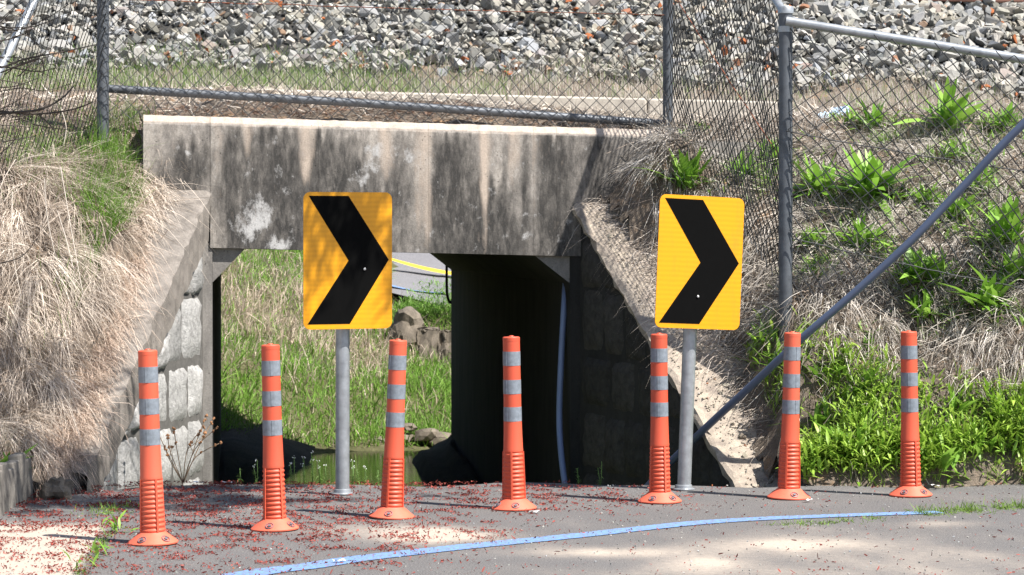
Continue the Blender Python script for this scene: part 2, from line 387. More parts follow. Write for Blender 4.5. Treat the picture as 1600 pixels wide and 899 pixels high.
def grid_mesh(name, xs, ys, zf, mask, mat, cols=None):
    X, Y = np.meshgrid(xs, ys); Z = zf(X, Y); V = np.c_[X.ravel(), Y.ravel(), Z.ravel()]
    nx = len(xs); i = np.arange(len(ys) - 1)[:, None] * nx + np.arange(nx - 1)[None, :]; i = i.ravel()
    Q = np.c_[i, i + 1, i + nx + 1, i + nx]
    if mask is not None:
        mk = mask(V[:, 0], V[:, 1]); Q = Q[~mk[Q].all(1)]
    return npmesh(name, V, Q, mat, cols, True)
xs = np.r_[np.arange(-9, -3.2, .2), np.arange(-3.2, 4.0, .05), np.arange(4.0, 9.2, .2)]
ys = np.r_[np.arange(11.4, 17.4, .05), np.arange(17.4, 22.1, .2)]
tag(link('embankment', grid_mesh('embankment', xs, ys, hgt, in_corridor, M['soil'])), kind='structure')
# base ground and creek
tag(link('ground', npmesh('ground', [(-600, -600, -1.15), (600, -600, -1.15), (600, 900, -1.15), (-600, 900, -1.15)], [(0, 1, 2, 3)], M['bed'])), kind='structure')
wx, wy = np.linspace(-9, 7, 60), np.linspace(12.45, 25, 60)
tag(link('creek_water', grid_mesh('creek_water', wx, wy, lambda x, y: np.full(x.shape, -.76), None, M['water'])), kind='structure')

# far side of the underpass
fc = [tuple(U(*p)) for p in [(335, 640, 22.3), (335, 560, 23.4), (335, 400, 27), (335, 300, 31), (470, 400, 29), (470, 520, 25.5), (470, 620, 23.6), (480, 695, 23.0),
      (600, 505, 27), (600, 600, 24.6), (600, 690, 23.2), (560, 470, 28), (680, 590, 25.4), (660, 685, 23.3), (700, 690, 23.2), (740, 690, 23.2), (660, 575, 25.9), (720, 575, 25.9), (800, 575, 25.9),
      (640, 488, 26.5), (720, 488, 26.5), (800, 488, 26.5), (610, 470, 29), (700, 475, 29), (800, 478, 29), (640, 430, 36), (760, 436, 36), (560, 425, 34), (620, 392, 52), (760, 396, 52), (520, 396, 45)]]
fc += [tuple(U(*p)) for p in [(340, 700, 21.6), (430, 715, 22.1), (500, 722, 22.6), (600, 716, 22.75), (700, 714, 22.9)]]
fc += [(x, 20.9, -1.1) for x in (-2.2, -1, 0, 1)] + [(-1.1, 22.0, -1.05), (-.3, 22.2, -1.05), (.4, 22.2, -1.0)]
fc += [(-6, 21.5, .6), (-6, 24, .8), (-6, 28, 1.6), (-8, 40, 2), (4, 21.5, .2), (4, 26, .3), (6, 30, .4), (6, 45, .8), (6, 70, 1.4), (-3, 70, 1.6), (-16, 70, 3), (-16, 22, 1.5), (14, 22, .5), (14, 70, 1)]
fh0 = rbf(np.array(fc)); N3 = Noise(5, .5)
fhgt = lambda x, y: fh0(x, y) + N3(x, y) * .05 * (1 - sstep(28, 31, y))
tag(link('far_bank', grid_mesh('far_bank', np.r_[np.arange(-16, -5, .5), np.arange(-5, 2, .12), np.arange(2, 14, .6)], np.r_[np.arange(21.0, 30, .12), np.arange(30, 72, .7)], fhgt, None, M['farsoil'])), kind='structure')
def strip(name, pts, width, zf, mat, lift=.004, n=10):
    P = smooth_path([(*p, 0) for p in pts], n); V, Q = [], []
    for i, p in enumerate(P):
        d = (P[min(i + 1, len(P) - 1)] - P[max(i - 1, 0)]).normalized(); nrm = Vector((-d.y, d.x, 0))
        w = width[0] + (width[1] - width[0]) * i / (len(P) - 1) if hasattr(width, '__len__') else width
        for sd in (-.5, .5):
            q = p + nrm * w * sd; V.append((q.x, q.y, zf(q.x, q.y) + lift))
        if i: Q.append((2 * i - 2, 2 * i - 1, 2 * i + 1, 2 * i))
    return tag(link(name, pmesh(name, V, Q, mat)), kind='structure')
fz = lambda x, y: float(fhgt(np.array([x]), np.array([y]))[0])
road_c = [(-6.0, 58.0), (-3.6, 48.0), (-1.6, 39.5), (.6, 31.2), (2.6, 24.5)]
def wide_strip(name, pts, w, zf, mat, lift, m=9):
    P = smooth_path([(*p, 0) for p in pts], 24); V, Q = [], []
    for i, p in enumerate(P):
        d = (P[min(i + 1, len(P) - 1)] - P[max(i - 1, 0)]).normalized(); nrm = Vector((-d.y, d.x, 0))
        for j in range(m):
            q = p + nrm * w * (j / (m - 1) - .5); V.append((q.x, q.y, zf(q.x, q.y) + lift))
            if i and j: Q.append(((i - 1) * m + j - 1, (i - 1) * m + j, i * m + j, i * m + j - 1))
    return tag(link(name, pmesh(name, V, Q, mat)), kind='structure')
def on_far(px, py):      # intersection of a view ray with the far bank
    lo, hi = 22.0, 70.0; d = lo
    while d < hi:
        p = U(px, py, d)
        if fz(p.x, p.y) >= p.z: break
        d += .1
    return (U(px, py, d).x, d)
def far_quad(name, loop, mat, lift, cells=14):
    """a road surface or marking on the far bank, from two borders given along the road"""
    A, B = loop; V, Q = [], []
    for i in range(cells + 1):
        a, b = np.array(A[0]) * (1 - i / cells) + np.array(A[1]) * (i / cells), np.array(B[0]) * (1 - i / cells) + np.array(B[1]) * (i / cells)
        for j in range(7):
            q = a * (1 - j / 6) + b * (j / 6); V.append((q[0], q[1], fz(*q) + lift))
            if i and j: Q.append(((i - 1) * 7 + j - 1, (i - 1) * 7 + j, i * 7 + j, i * 7 + j - 1))
    me = pmesh(name, V, Q, mat); bm = bmesh.new(); bm.from_mesh(me); bmesh.ops.recalc_face_normals(bm, faces=bm.faces)
    if sum(f.normal.z for f in bm.faces) < 0: bmesh.ops.reverse_faces(bm, faces=bm.faces)
    bm.to_mesh(me); bm.free()
    return tag(link(name, me), kind='structure')
RF = [on_far(p, q) for p, q in ((560, 452), (830, 492), (560, 385), (830, 385))]
far_quad('far_road', ((RF[0], RF[1]), (RF[2], RF[3])), M['asphalt_far'], .13)
far_quad('yellow_line', ((on_far(590, 416), on_far(760, 452)), (on_far(590, 419.5), on_far(760, 456))), M['yellow_paint'], .14)
far_quad('far_blue_line', ((on_far(590, 459), on_far(700, 473)), (on_far(590, 463), on_far(700, 478))), M['blue_paint'], .14)

def bank_strip(name, rows):  # added dark banks that stand in for underpass shade beside the water
    V, Q = [], []
    for i, (xa, xb, d, z) in enumerate(rows):
        for j in range(9):
            f = j / 8; x = xa + (xb - xa) * f; V.append((x, d, z - .25 * f ** 3 + random.uniform(-.05, .05)))
            if i and j: Q.append(((i - 1) * 9 + j - 1, (i - 1) * 9 + j, i * 9 + j, i * 9 + j - 1))
    return tag(link(name, pmesh(name, V, Q, M['bed'], True)), kind='structure')
bank_strip('shade_bank', [(-1.9, -1.45, 15.5, -.72), (-2.1, -1.6, 17.5, -.62), (-2.3, -1.62, 19, -.58), (-2.5, -1.68, 20.3, -.56), (-2.7, -1.72, 21.4, -.52), (-2.9, -1.72, 22.4, -.46)][::1])
bank_strip('shade_bank', [(-.1, -.38, 15.5, -.74), (-.2, -.58, 18.5, -.66), (-.35, -.78, 20, -.60), (-.4, -.84, 21, -.56), (-.3, -.85, 21.9, -.54), (-.2, -.7, 22.6, -.55)])
# ------------------------------------------------------------------ near road
xs = np.r_[np.linspace(-40, -2.8, 20), np.arange(-2.7, 3.0, .03), np.linspace(3.1, 40, 20)]
vs = np.r_[np.linspace(0, .93, 12), np.linspace(.933, 1, 130)]
X, Vv = np.meshgrid(xs, vs); Y = -40 + Vv * (edge_y(X) + 40); Z = np.zeros_like(X) + .012 * N1(X * .5, Y * .5) * sstep(11.6, 12.3, Y)
px, py = 800 + F * X / np.maximum(Y, 1), HY + F * EYE / np.maximum(Y, 1)
dn = Noise(21, .9); dn2 = Noise(22, 2.6)
def patch(cx, cy, rx, ry, a=1): return a * np.exp(-(((px - cx) / rx) ** 2 + ((py - cy) / ry) ** 2))
Xl = (130 + (890 - py) * .62 - 800) / F * Y
sandpad = sstep(-.02, .05, (Xl - X)) * sstep(806, 830, py)
dust = patch(690, 838, 95, 13, .7) + patch(960, 864, 170, 9, .6) + patch(1100, 878, 70, 10, .6) + patch(1230, 850, 130, 12, .65) + patch(1470, 818, 60, 6, .5) + patch(1330, 868, 300, 30, .22) + patch(600, 830, 120, 14, .4) + patch(1080, 895, 200, 12, .35) + patch(1500, 880, 200, 25, .25)
dust = np.clip(dust + .09 + .06 * dn(X, Y) + .05 * dn2(X, Y * .6), 0, 1) * (Y < 40); dust = np.maximum(dust, sandpad * .95)
nx = len(xs); i = (np.arange(len(vs) - 1)[:, None] * nx + np.arange(nx - 1)[None]).ravel()
Vt = np.c_[X.ravel(), Y.ravel(), Z.ravel()]; Q = np.c_[i, i + 1, i + nx + 1, i + nx]
last = np.arange(nx) + (len(vs) - 1) * nx; low = Vt[last] + np.array([0, .02, -.35]); b0 = len(Vt); Vt = np.r_[Vt, low]
j = np.arange(nx - 1); Q = np.r_[Q, np.c_[last[j], last[j + 1], b0 + j + 1, b0 + j]]
dc = np.r_[dust.ravel(), np.zeros(nx)]
tag(link('road', npmesh('road', Vt, Q, M['asphalt'], np.c_[dc, dc, dc], True)), kind='structure')
gnd = lambda p, q: ((p - 800) / F * (EYE * F / (q - HY)), EYE * F / (q - HY))
bl = [(250, 925), (400, 896), (480, 886), (560, 874), (700, 858), (800, 848), (900, 838), (1000, 827), (1100, 817), (1200, 811), (1300, 807), (1400, 803.5), (1468, 801)]
strip('blue_line', [gnd(*p) for p in bl], (.145, .10), lambda x, y: 0, M['blue_paint'], .003)

# ------------------------------------------------------------------ underpass
cul = thing('concrete_underpass', 'stained grey concrete underpass with a deep lintel over a dark opening', 'underpass', CL(1, 0, -.76))
cul_o = cul.location.copy()
def part(name, me, parent, label=None):
    """mesh given in world coordinates, kept in place under an unrotated parent"""
    off = Vector(parent.location); p = parent.parent
    while p: off = off + Vector(p.location); p = p.parent
    me.transform(Matrix.Translation(-off)); o = link(name, me, parent)
    if label: o['label'] = label
    return o
part('side_wall', box8('lw', [CL(-.34, -.001, -1.1), CL(0, -.001, -1.1), CL(.075, -7.18, -1.1), CL(-.34, -7.18, -1.1), CL(-.34, -.001, 1.25), CL(0, -.001, 1.25), CL(.075, -7.18, 1.25), CL(-.34, -7.18, 1.25)], M['conc_shade']), cul)
part('side_wall', cbox('rw', 2.0, 2.34, -7.18, -.0, -1.1, lambda s: 1.2, M['conc_shade']), cul)
part('roof_slab', cbox('slab', -.30, 2.30, -7.17, -.305, lambda s: zb(s) + .003, lambda s: 1.5, M['conc_shade']), cul)
part('lintel_core', cbox('core', -.385, 3.1, -.30, -.001, lambda s: zb(s) + .002, lambda s: ztop(s) - .055, M['conc_wall']), cul)
def haunch(s0, s1, zc):
    P = [CL(s0, -.004, zb(s0) + .001), CL(s1, -.004, zb(s1) + .001), CL(s0, -.004, zc)]
    g = 1.3
    R = [P[0] + Vector((-SE, CE, 0)) * 7.16, CL(s0 + (s1 - s0) * g, -.004, zb(s1) + .001) + Vector((-SE, CE, 0)) * 7.16, CL(s0, -.004, zb(s0) + (zc - zb(s0)) * g) + Vector((-SE, CE, 0)) * 7.16]
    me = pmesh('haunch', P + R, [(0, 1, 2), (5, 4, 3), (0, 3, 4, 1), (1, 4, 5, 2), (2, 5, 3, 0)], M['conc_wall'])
    me.materials.append(M['conc_shade'])  # inner faces coloured dark to stand for the shade under the roof
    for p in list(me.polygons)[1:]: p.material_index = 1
    return me
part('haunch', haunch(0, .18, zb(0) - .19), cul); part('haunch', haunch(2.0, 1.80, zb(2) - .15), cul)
# headwall panels with stain masks (R dark run-off, G white lime bloom, B clean pinkish streaks)
P_ = lambda px: None
def s_of(px):
    r = (px - 800) / F; return (r * AY - AX) / (CE - r * SE)
darks = [(410, 75, 215, 430, .5), (560, 75, 235, 430, .42), (740, 80, 275, 430, .36), (865, 22, 205, 430, .3), (960, 70, 200, 430, .12), (290, 50, 230, 330, .25), (372, 26, 185, 400, .55), (430, 44, 183, 400, .75), (500, 18, 200, 330, .55), (515, 20, 195, 290, .35), (585, 60, 290, 400, .35), (545, 26, 200, 400, .45), (625, 30, 205, 300, .3), (690, 22, 210, 400, .5), (722, 34, 200, 400, .6), (790, 10, 200, 300, .35), (770, 26, 280, 400, .5), (822, 7, 195, 330, .6), (800, 40, 330, 400, .4), (852, 16, 195, 400, .6), (880, 20, 190, 420, .45), (930, 30, 190, 430, .5), (285, 30, 215, 300, .4), (305, 18, 200, 300, .3), (255, 25, 250, 300, .2), (1000, 60, 190, 430, .35)]
whites = [(400, 340, 36, 42, .75), (437, 380, 22, 16, .7), (440, 268, 10, 16, .5), (425, 243, 10, 8, .4), (450, 300, 14, 12, .4), (572, 270, 36, 22, .62), (600, 240, 34, 14, .6), (650, 245, 24, 20, .6), (640, 300, 14, 10, .45), (720, 348, 12, 9, .5), (750, 345, 8, 9, .45), (762, 358, 8, 5, .5), (825, 342, 9, 6, .5), (822, 372, 9, 8, .45), (275, 250, 14, 12, .45), (268, 248, 6, 10, .4), (290, 238, 12, 10, .4), (770, 298, 6, 6, .4), (620, 300, 9, 8, .4), (888, 345, 9, 8, .5)]
cleans = [(340, 9, 200, 300, .3), (387, 10, 205, 260, .55), (478, 13, 195, 300, .7), (603, 12, 235, 290, .6), (668, 9, 195, 395, .5), (655, 12, 240, 380, .4), (757, 12, 195, 330, .55), (800, 8, 200, 300, .45), (758, 5, 300, 400, .45), (810, 10, 195, 280, .4), (835, 4, 195, 350, .35)]
SN, SN2 = Noise(31, 3.0), Noise(32, 9.0)
def headpanel(px0, px1, zlow, label=None):
    s0, s1 = s_of(px0) + .0006, s_of(px1) - .0006
    n = max(4, int((s1 - s0) / .012)); ss = np.linspace(s0, s1, n)
    rows = [0.0] + list(np.linspace(.004, 1, 56))
    V, cols = [], []
    prof = []      # (t, fraction or absolute z)
    zt = lambda s: ztop(s)
    nr = 56
    for r in range(nr + 4):
        for s in ss:
            zl = zlow(s); zu = zt(s) - .052
            if r == 0: t, z = -.0, zl
            elif r <= nr: t, z = .03, zl + .002 + (zu - zl - .002) * (r - 1) / (nr - 1)
            elif r == nr + 1: t, z = .026, zt(s) - .036 + .0012 * float(SN2(s * 1.0, .3))
            elif r == nr + 2: t, z = -.01, zt(s) + .0015 * float(SN2(s * 1.0, 2.))
            else: t, z = -.31, zt(s)
            V.append(CL(s, t, z))
    A = np.array(V); p, q = proj(A)
    ss_all = np.tile(ss, nr + 4); jit = SN(ss_all * 2, A[:, 2] * .35) * 6
    D, Wt, Cl = np.zeros(len(A)), np.full(len(A), .14), np.zeros(len(A))
    for c, w, a, b, k in darks:
        top = a + 10 * np.sin(p * .35) + 8 * SN2(ss_all * 2, 0 * ss_all)
        D += k * np.exp(-((p - c + jit * .3) / w) ** 2) * sstep(top - 8, top + 25, q) * (1 - sstep(b - 20, b + 60, q))
    for c, y, w, h, k in whites: Wt = np.maximum(Wt, k * np.exp(-(((p - c + jit) / w) ** 2 + ((q - y + jit) / h) ** 2) ** 1.5))
    for c, w, a, b, k in cleans:
        ww = w * (1 - .5 * np.clip((q - a) / (b - a), 0, 1)); Cl += k * np.exp(-((p - c + jit * .2) / ww) ** 2) * (1 - sstep(b - 40, b + 10, q))
    Cl = np.maximum(Cl, .5 * (np.repeat(np.arange(nr + 4), n) > nr)); D *= (np.repeat(np.arange(nr + 4), n) <= nr)
    i = (np.arange(nr + 3)[:, None] * n + np.arange(n - 1)[None]).ravel(); Q = np.c_[i, i + 1, i + n + 1, i + n]
    # ends
    me = npmesh('lintel_panel', A, Q, M['conc_head'], np.c_[np.clip(D * 1.15, 0, .84), np.clip(Wt * 1.15, 0, 1), np.clip(Cl, 0, 1)], False)
    return me
lows = zb
part('lintel_panel', headpanel(224, 328, lambda s: 1.40), cul, 'short end panel left of the joint')
for a, b in ((328.5, 497), (497, 669), (669, 833), (833, 869), (869, 1060)): part('lintel_panel', headpanel(a, b, lows), cul)
part('end_block', cbox('eb', -.385, -.005, -.3, -.002, 1.30, lambda s: ztop(s) - .06, M['conc_wall']), cul)
part('far_lintel', cbox('fl', -1.2, 3.2, -7.45, -7.19, lambda s: zb(s) + .001, 1.75, M['conc_wall']), cul)
part('jamb', cbox('jl', -.055, -.001, -.001, .02, -1, lambda s: zb(s) + .03, M['conc_wall']), cul)
part('jamb', cbox('jr', 2.001, 2.06, -.001, .02, -1, lambda s: zb(s) - .002, M['conc_shade']), cul)

# wing walls
def patch_stone(name, face, t0, t1, z0, z1, zc, mat, rnd, side):
    n = 6
    c = [(t0, z0), (t1, z0), (t1, min(z1, zc(t1))), (t0, min(z1, zc(t0)))]
    if min(c[2][1], c[3][1]) - z0 < .03 and max(c[2][1], c[3][1]) - z0 < .1: return None
    c = [(a + rnd.uniform(-.010, .010), max(b, z0 if k < 2 else z0 + .01) + (rnd.uniform(-.010, .010) if k < 2 or z1 < zc(a) else -.004)) for k, (a, b) in enumerate(c)]
    V, F_ = [], []
    amp = rnd.uniform(.022, .04)
    for i in range(n + 1):
        for j in range(n + 1):
            u, v = i / n, j / n
            a = [c[0][k] * (1 - u) * (1 - v) + c[1][k] * u * (1 - v) + c[2][k] * u * v + c[3][k] * (1 - u) * v for k in (0, 1)]
            e = min(u, 1 - u, v, 1 - v)
            h = (0 if e == 0 else amp * (.95 if e < .2 else 1)) + (rnd.uniform(-.007, .007) if e else 0) - .009
            if e and e < .2: a = [a[0] + rnd.uniform(-.008, .008), a[1] + rnd.uniform(-.008, .008)]
            if e == 0 and 0 < u < 1 or e == 0 and 0 < v < 1: a = [a[0] + rnd.uniform(-.006, .006), a[1] + rnd.uniform(-.006, .006)]
            V.append(CL(face(a[0]) + side * h, a[0], a[1]))
    for i in range(n):
        for j in range(n):
            k = i * (n + 1) + j; F_.append((k, k + 1, k + n + 2, k + n + 1) if side > 0 else (k, k + n + 1, k + n + 2, k + 1))
    return pmesh(name, V, F_, mat, True)
def wing(label, face, cap, side, mats, seed, rows, capw, caph):
    rnd = random.Random(seed)
    w = thing('wing_wall', label, 'retaining wall', CL(face(1), 1, -.1))
    n = 24; ts = [2.04 * i / n for i in range(n + 1)]
    V, Q = [], []
    for t in ts:
        for ds, z in ((0, -1.1), (0, cap(t) - .03), (-side * capw, cap(t) - .03), (-side * capw, -1.1)): V.append(CL(face(t) + ds, t, z))
    for i in range(n):
        for j in range(4): Q.append((i * 4 + j, i * 4 + (j + 1) % 4, i * 4 + 4 + (j + 1) % 4, i * 4 + 4 + j))
    Q.append(tuple(range(n * 4, n * 4 + 4)))
    me = pmesh('backing', V, Q, mats[1]); bm = bmesh.new(); bm.from_mesh(me); bmesh.ops.recalc_face_normals(bm, faces=bm.faces); bm.to_mesh(me); bm.free()
    part('backing', me, w)
    # coping: front lip and sloping top, slightly uneven
    V, Q = [], []; m = 48; ks = 9
    for i in range(m + 1):
        t = .012 + 2.02 * i / m
        pr = [(.0, cap(t) - caph), (.045, cap(t) - caph + .01), (.05, cap(t) - .02), (.03, cap(t))] + [(.03 - (capw + .03) * k / (ks - 1), cap(t) + rnd.uniform(-.004, .004)) for k in range(1, ks)] + [(-capw, cap(t) - .5)]
        for k, (a, z) in enumerate(pr): V.append(CL(face(t) + side * (a + rnd.uniform(-.004, .004) - (max(0, rnd.gauss(0, .009)) if k in (1, 2, 3) else 0)), t, z + (rnd.uniform(-.010, .010) if k in (1, 2) else -max(0, rnd.gauss(0, .006)) if k == 3 else 0)))
    L = len(pr)
    for i in range(m):
        for j in range(L - 1): Q.append((i * L + j, i * L + j + 1, i * L + L + j + 1, i * L + L + j))
    me = pmesh('coping', V, Q, mats[2]); bm = bmesh.new(); bm.from_mesh(me); bmesh.ops.recalc_face_normals(bm, faces=bm.faces); bm.to_mesh(me); bm.free()
    part('coping', me, w)
    for r in range(len(rows) - 1):
        t = .05
        while t < 2.0:
            wd = rnd.uniform(.2, .38); t1 = min(t + wd, 2.05)
            dz = rnd.uniform(-.03, .03)
            me = patch_stone('stone', face, t + .003, t1 - .003, rows[r] + .005 + dz * .3, rows[r + 1] - .005 + dz * .3, lambda q: cap(q) - caph - .012, mats[0], rnd, side)
            if me: part('stone', me, w)
            t = t1
    return w
wing('sunlit wing wall of rough pale stones under a sloping coping, left of the opening', WL, CAPL, 1, (M['stone'], M['mortar'], M['conc_cap']), 3, (-.45, -.13, .19, .50, .87, 1.22), .32, .27)
wing('shaded wing wall of stones coloured dark for shade with a sandy sloping coping, right of the opening', WR, CAPR, -1, (M['stone_shade'], M['conc_shade'], M['conc_sand']), 8, (-.45, -.12, .22, .52, .90, 1.22), .36, .07)

# kerb behind the fence
for k in range(4):
    x0, x1 = -1.75 + k * .86, -.898 + k * .86; zk = lambda x: 2.07 - .0245 * (x + 1)
    P = [(x0, 15.62, zk(x0) - .25), (x1, 15.62, zk(x1) - .25), (x1, 15.78, zk(x1) - .25), (x0, 15.78, zk(x0) - .25), (x0, 15.62, zk(x0)), (x1, 15.62, zk(x1)), (x1, 15.78, zk(x1)), (x0, 15.78, zk(x0))]
    if k == 0: kb = tag(bpy.data.objects.new('concrete_kerb', None), 'low pale concrete kerb between the fence and the grassy ballast toe', 'kerb'); COL.objects.link(kb); kb.location = (0, 15.7, 1.95)
    part('kerb_stone', box8('kerb_stone', [Vector(p) for p in P], M['kerb'], .012), kb)

# ------------------------------------------------------------------ ballast, rail
def rock_templates(n, seed, pts=11, flat=.62):
    out = []; r = np.random.default_rng(seed)
    for _ in range(n):
        p = r.normal(size=(pts, 3)); p /= np.linalg.norm(p, axis=1)[:, None]; p *= r.uniform(.75, 1.05, (pts, 1)); p *= np.array([1, r.uniform(.6, .9), r.uniform(flat * .7, flat * 1.15)])
        bm = bmesh.new(); [bm.verts.new(v) for v in p]; h = bmesh.ops.convex_hull(bm, input=bm.verts)
        bmesh.ops.delete(bm, geom=[v for v in bm.verts if not v.link_faces], context='VERTS'); bmesh.ops.triangulate(bm, faces=bm.faces)
        bmesh.ops.recalc_face_normals(bm, faces=bm.faces); bm.verts.index_update()
        out.append((np.array([v.co[:] for v in bm.verts]), np.array([[v.index for v in f.verts] for f in bm.faces]))); bm.free()
    return out
RT = rock_templates(14, 4)
def rotm(n, r, tilt=1.0):
    q = r.normal(size=(n, 4)); q[:, 1:3] *= tilt; q /= np.linalg.norm(q, axis=1)[:, None]; w, x, y, z = q.T
    return np.stack([np.stack([1 - 2 * (y * y + z * z), 2 * (x * y - z * w), 2 * (x * z + y * w)], -1), np.stack([2 * (x * y + z * w), 1 - 2 * (x * x + z * z), 2 * (y * z - x * w)], -1), np.stack([2 * (x * z - y * w), 2 * (y * z + x * w), 1 - 2 * (x * x + y * y)], -1)], -2)
STC = np.array([(.21, .21, .195), (.37, .365, .34), (.44, .425, .39), (.30, .305, .31), (.50, .475, .44), (.36, .375, .395), (.41, .41, .375), (.33, .32, .29), (.36, .25, .18), (.37, .13, .055), (.46, .47, .46)])
STP = np.array([.07, .15, .16, .12, .13, .10, .13, .08, .025, .018, .02]); STP /= STP.sum()
def rocks(name, P, sz, R, cols, mat):
    V, T, Cc = [], [], []; b = 0; which = rng.integers(0, len(RT), len(P))
    for k in range(len(RT)):
        ix = np.where(which == k)[0]
        if not len(ix): continue
        v, f = RT[k]; vv = np.einsum('nij,mj->nmi', R[ix], v) * sz[ix][:, None, None] + P[ix][:, None]
        V.append(vv.reshape(-1, 3)); T.append((f[None] + (b + np.arange(len(ix)) * len(v))[:, None, None]).reshape(-1, 3)); Cc.append(np.repeat(cols[ix], len(v), 0)); b += len(ix) * len(v)
    return npmesh(name, np.concatenate(V), np.concatenate(T), mat, np.concatenate(Cc))
bal = tag(link('ballast_bed', grid_mesh('ballast_bed', np.linspace(-7, 7, 90), np.linspace(16.62, 20.4, 60), lambda x, y: hgt(x, y) + .012 - .05 * (1 - sstep(16.62, 16.72, y)), None, M['dust_under'])), kind='structure')
n = 14500
bx, by = rng.uniform(-5.2, 5.2, n), 16.34 + rng.beta(1, 1.25, n) * 1.83
lay = rng.random(n); by += .05 * dn(bx, by)
bz = hgt(bx, by) + .02 + .035 * lay
bs = np.clip(rng.lognormal(math.log(.0315), .45, n), .011, .072) * (1 + .25 * (lay > .6))
keep = (by > 16.40 + .10 * Noise(41, .5)(bx, bx * 0) + .16 * rng.random(n) - .05 * (bx > .3))
bx, by, bz, bs, lay = (a[keep] for a in (bx, by, bz, bs, lay))
P = np.c_[bx, by, bz]; pp, qq = proj(P); inview = (pp > -10) & (pp < 1610) & (qq > 2) & (qq < 165)
score = np.where(inview & (lay > .55), bs, 0); top = np.argsort(-score)[:300]
tm = []
for v, f in RT:
    tm.append(npmesh('ballast_stone', v, f, M['stone_b']))
Rm = rotm(len(P), rng, .5)
for i in top:
    q = Matrix(Rm[i].tolist()).to_euler(); link('ballast_stone', tm[random.randrange(len(tm))], bal, P[i], q, (bs[i],) * 3)
PNB = Noise(63, 1.5); rest = np.setdiff1d(np.arange(len(P)), top)
o = link('ballast_gravel', rocks('ballast_gravel', P[rest], bs[rest], Rm[rest], STC[rng.choice(len(STC), len(rest), p=STP)] * rng.uniform(.7, 1.12, (len(rest), 1)) * (1 - np.clip(.5 + .5 * PNB(bx[rest], by[rest]), 0, 1)[:, None] * np.array([.0, .05, .14])), M['vstone']), bal); o['kind'] = 'stuff'
rl = thing('steel_rail', 'dark rusty railway rail on sleepers along the top of the ballast', 'rail', (0, 18.05, 2.86))
zr = lambda x: 2.825 - .0245 * (x - 3.1)
def rail_prof(y, name):
    pr = [(-.07, 0), (.07, 0), (.07, .012), (.012, .03), (.010, .115), (.035, .125), (.035, .155), (-.035, .155), (-.035, .125), (-.010, .115), (-.012, .03), (-.07, .012)]
    V = [Vector((x, y + a, zr(x) + b)) for x in (-9, 9) for a, b in pr]; k = len(pr)
    return pmesh(name, V, [(i, (i + 1) % k, k + (i + 1) % k, k + i) for i in range(k)] + [tuple(range(k)), tuple(range(2 * k - 1, k - 1, -1))], M['rail'])
part('running_rail', rail_prof(18.05, 'running_rail'), rl); part('running_rail', rail_prof(19.49, 'running_rail'), rl)
for k in range(29):
    x = -8.6 + .6 * k
    part('sleeper', box8('sleeper', [Vector((x + a, y, zr(x) + z)) for z in (-.20, -.05) for a, y in ((-.12, 17.75), (.12, 17.75), (.12, 20), (-.12, 20))], M['timber'], .01), rl)

# ------------------------------------------------------------------ chain link fences
def chain(p0, p1, h0, h1, pitch=.078, r=.0028, bulge=.02, seed=0, gap=0.0):
    """woven mesh between two base points; h0/h1 heights at the ends"""
    p0, p1 = Vector(p0), Vector(p1); e = p1 - p0; Lh = Vector((e.x, e.y, 0)).length; nrm = Vector((e.y, -e.x, 0)).normalized()
    hw = pitch / 2; nw = int(Lh / hw); nb = Noise(50 + seed, .45); nl = Noise(70 + seed, 1.8)
    H_ = max(h0, h1); ns = int(H_ / hw)
    I = np.arange(nw)[:, None]; K = np.arange(ns + 1)[None]
    col = I + ((K + I) % 2); a = col * hw / Lh
    z = K * hw + gap; sgn = np.where((K + I) % 2 == 0, -1, 1)
    off = nb(a * Lh, z + 0 * a) * bulge + nl(a * Lh, z + 0 * a) * bulge * .2 + sgn * .0022
    dx = nl(z + 0 * a, a * Lh) * .007
    a2 = a + dx / Lh
    Pn = np.stack([p0.x + e.x * a2 + nrm.x * off, p0.y + e.y * a2 + nrm.y * off, p0.z + e.z * a2 + z + dx * .6], -1)
    d = np.array([e.x, e.y, 0]) / Lh; nn = np.array(nrm)
    V = np.stack([Pn + d * r, Pn + nn * r, Pn - d * r, Pn - nn * r], 2)      # (nw, ns+1, 4, 3)
    idx = (np.arange(nw)[:, None] * (ns + 1) + np.arange(ns)[None]) * 4
    hmax = h0 + (h1 - h0) * a2; ok = (z[:, :-1] + 0 * a2[:, :-1] < hmax[:, :-1] - .01); idx = idx[ok]
    Q = np.concatenate([np.c_[idx + j, idx + (j + 1) % 4, idx + 4 + (j + 1) % 4, idx + 4 + j] for j in range(4)])
    return npmesh('chain_link_mesh', V.reshape(-1, 3), Q, M['wire'], None, True)
def wirepath(p0, p1, r, mat, sag=.01, seed=0, barbs=0):
    p0, p1 = Vector(p0), Vector(p1); rr = random.Random(seed); n = 24
    pts = [p0.lerp(p1, i / n) + Vector((0, rr.uniform(-.003, .003), -sag * 4 * (i / n) * (1 - i / n) + rr.uniform(-.003, .003))) for i in range(n + 1)]
    lst = [(pts, r)]
    for b in range(barbs):
        c = p0.lerp(p1, (b + .5) / barbs); c.z -= sag * 4 * ((b + .5) / barbs) * (1 - (b + .5) / barbs)
        for _ in range(2):
            v = Vector((rr.uniform(-1, 1), rr.uniform(-1, 1), rr.uniform(-1, 1))).normalized() * .016; lst.append(([c - v, c + v], r * .9))
    return tubes('wire', lst, mat, 5)
BL, BR = Vector((-2.285, 14.3, 1.74)), Vector((.905, 14.86, 1.74))      # back fence ends
FR = Vector((1.40, 13.1, .86)); FRT = 2.337                             # front right post
RE = Vector((3.3, 12.75, .32))
LE = Vector((-2.78, 13.0, .25))
UP = Vector((0, 0, 1))
def lab(o, l):
    o['label'] = l; return o
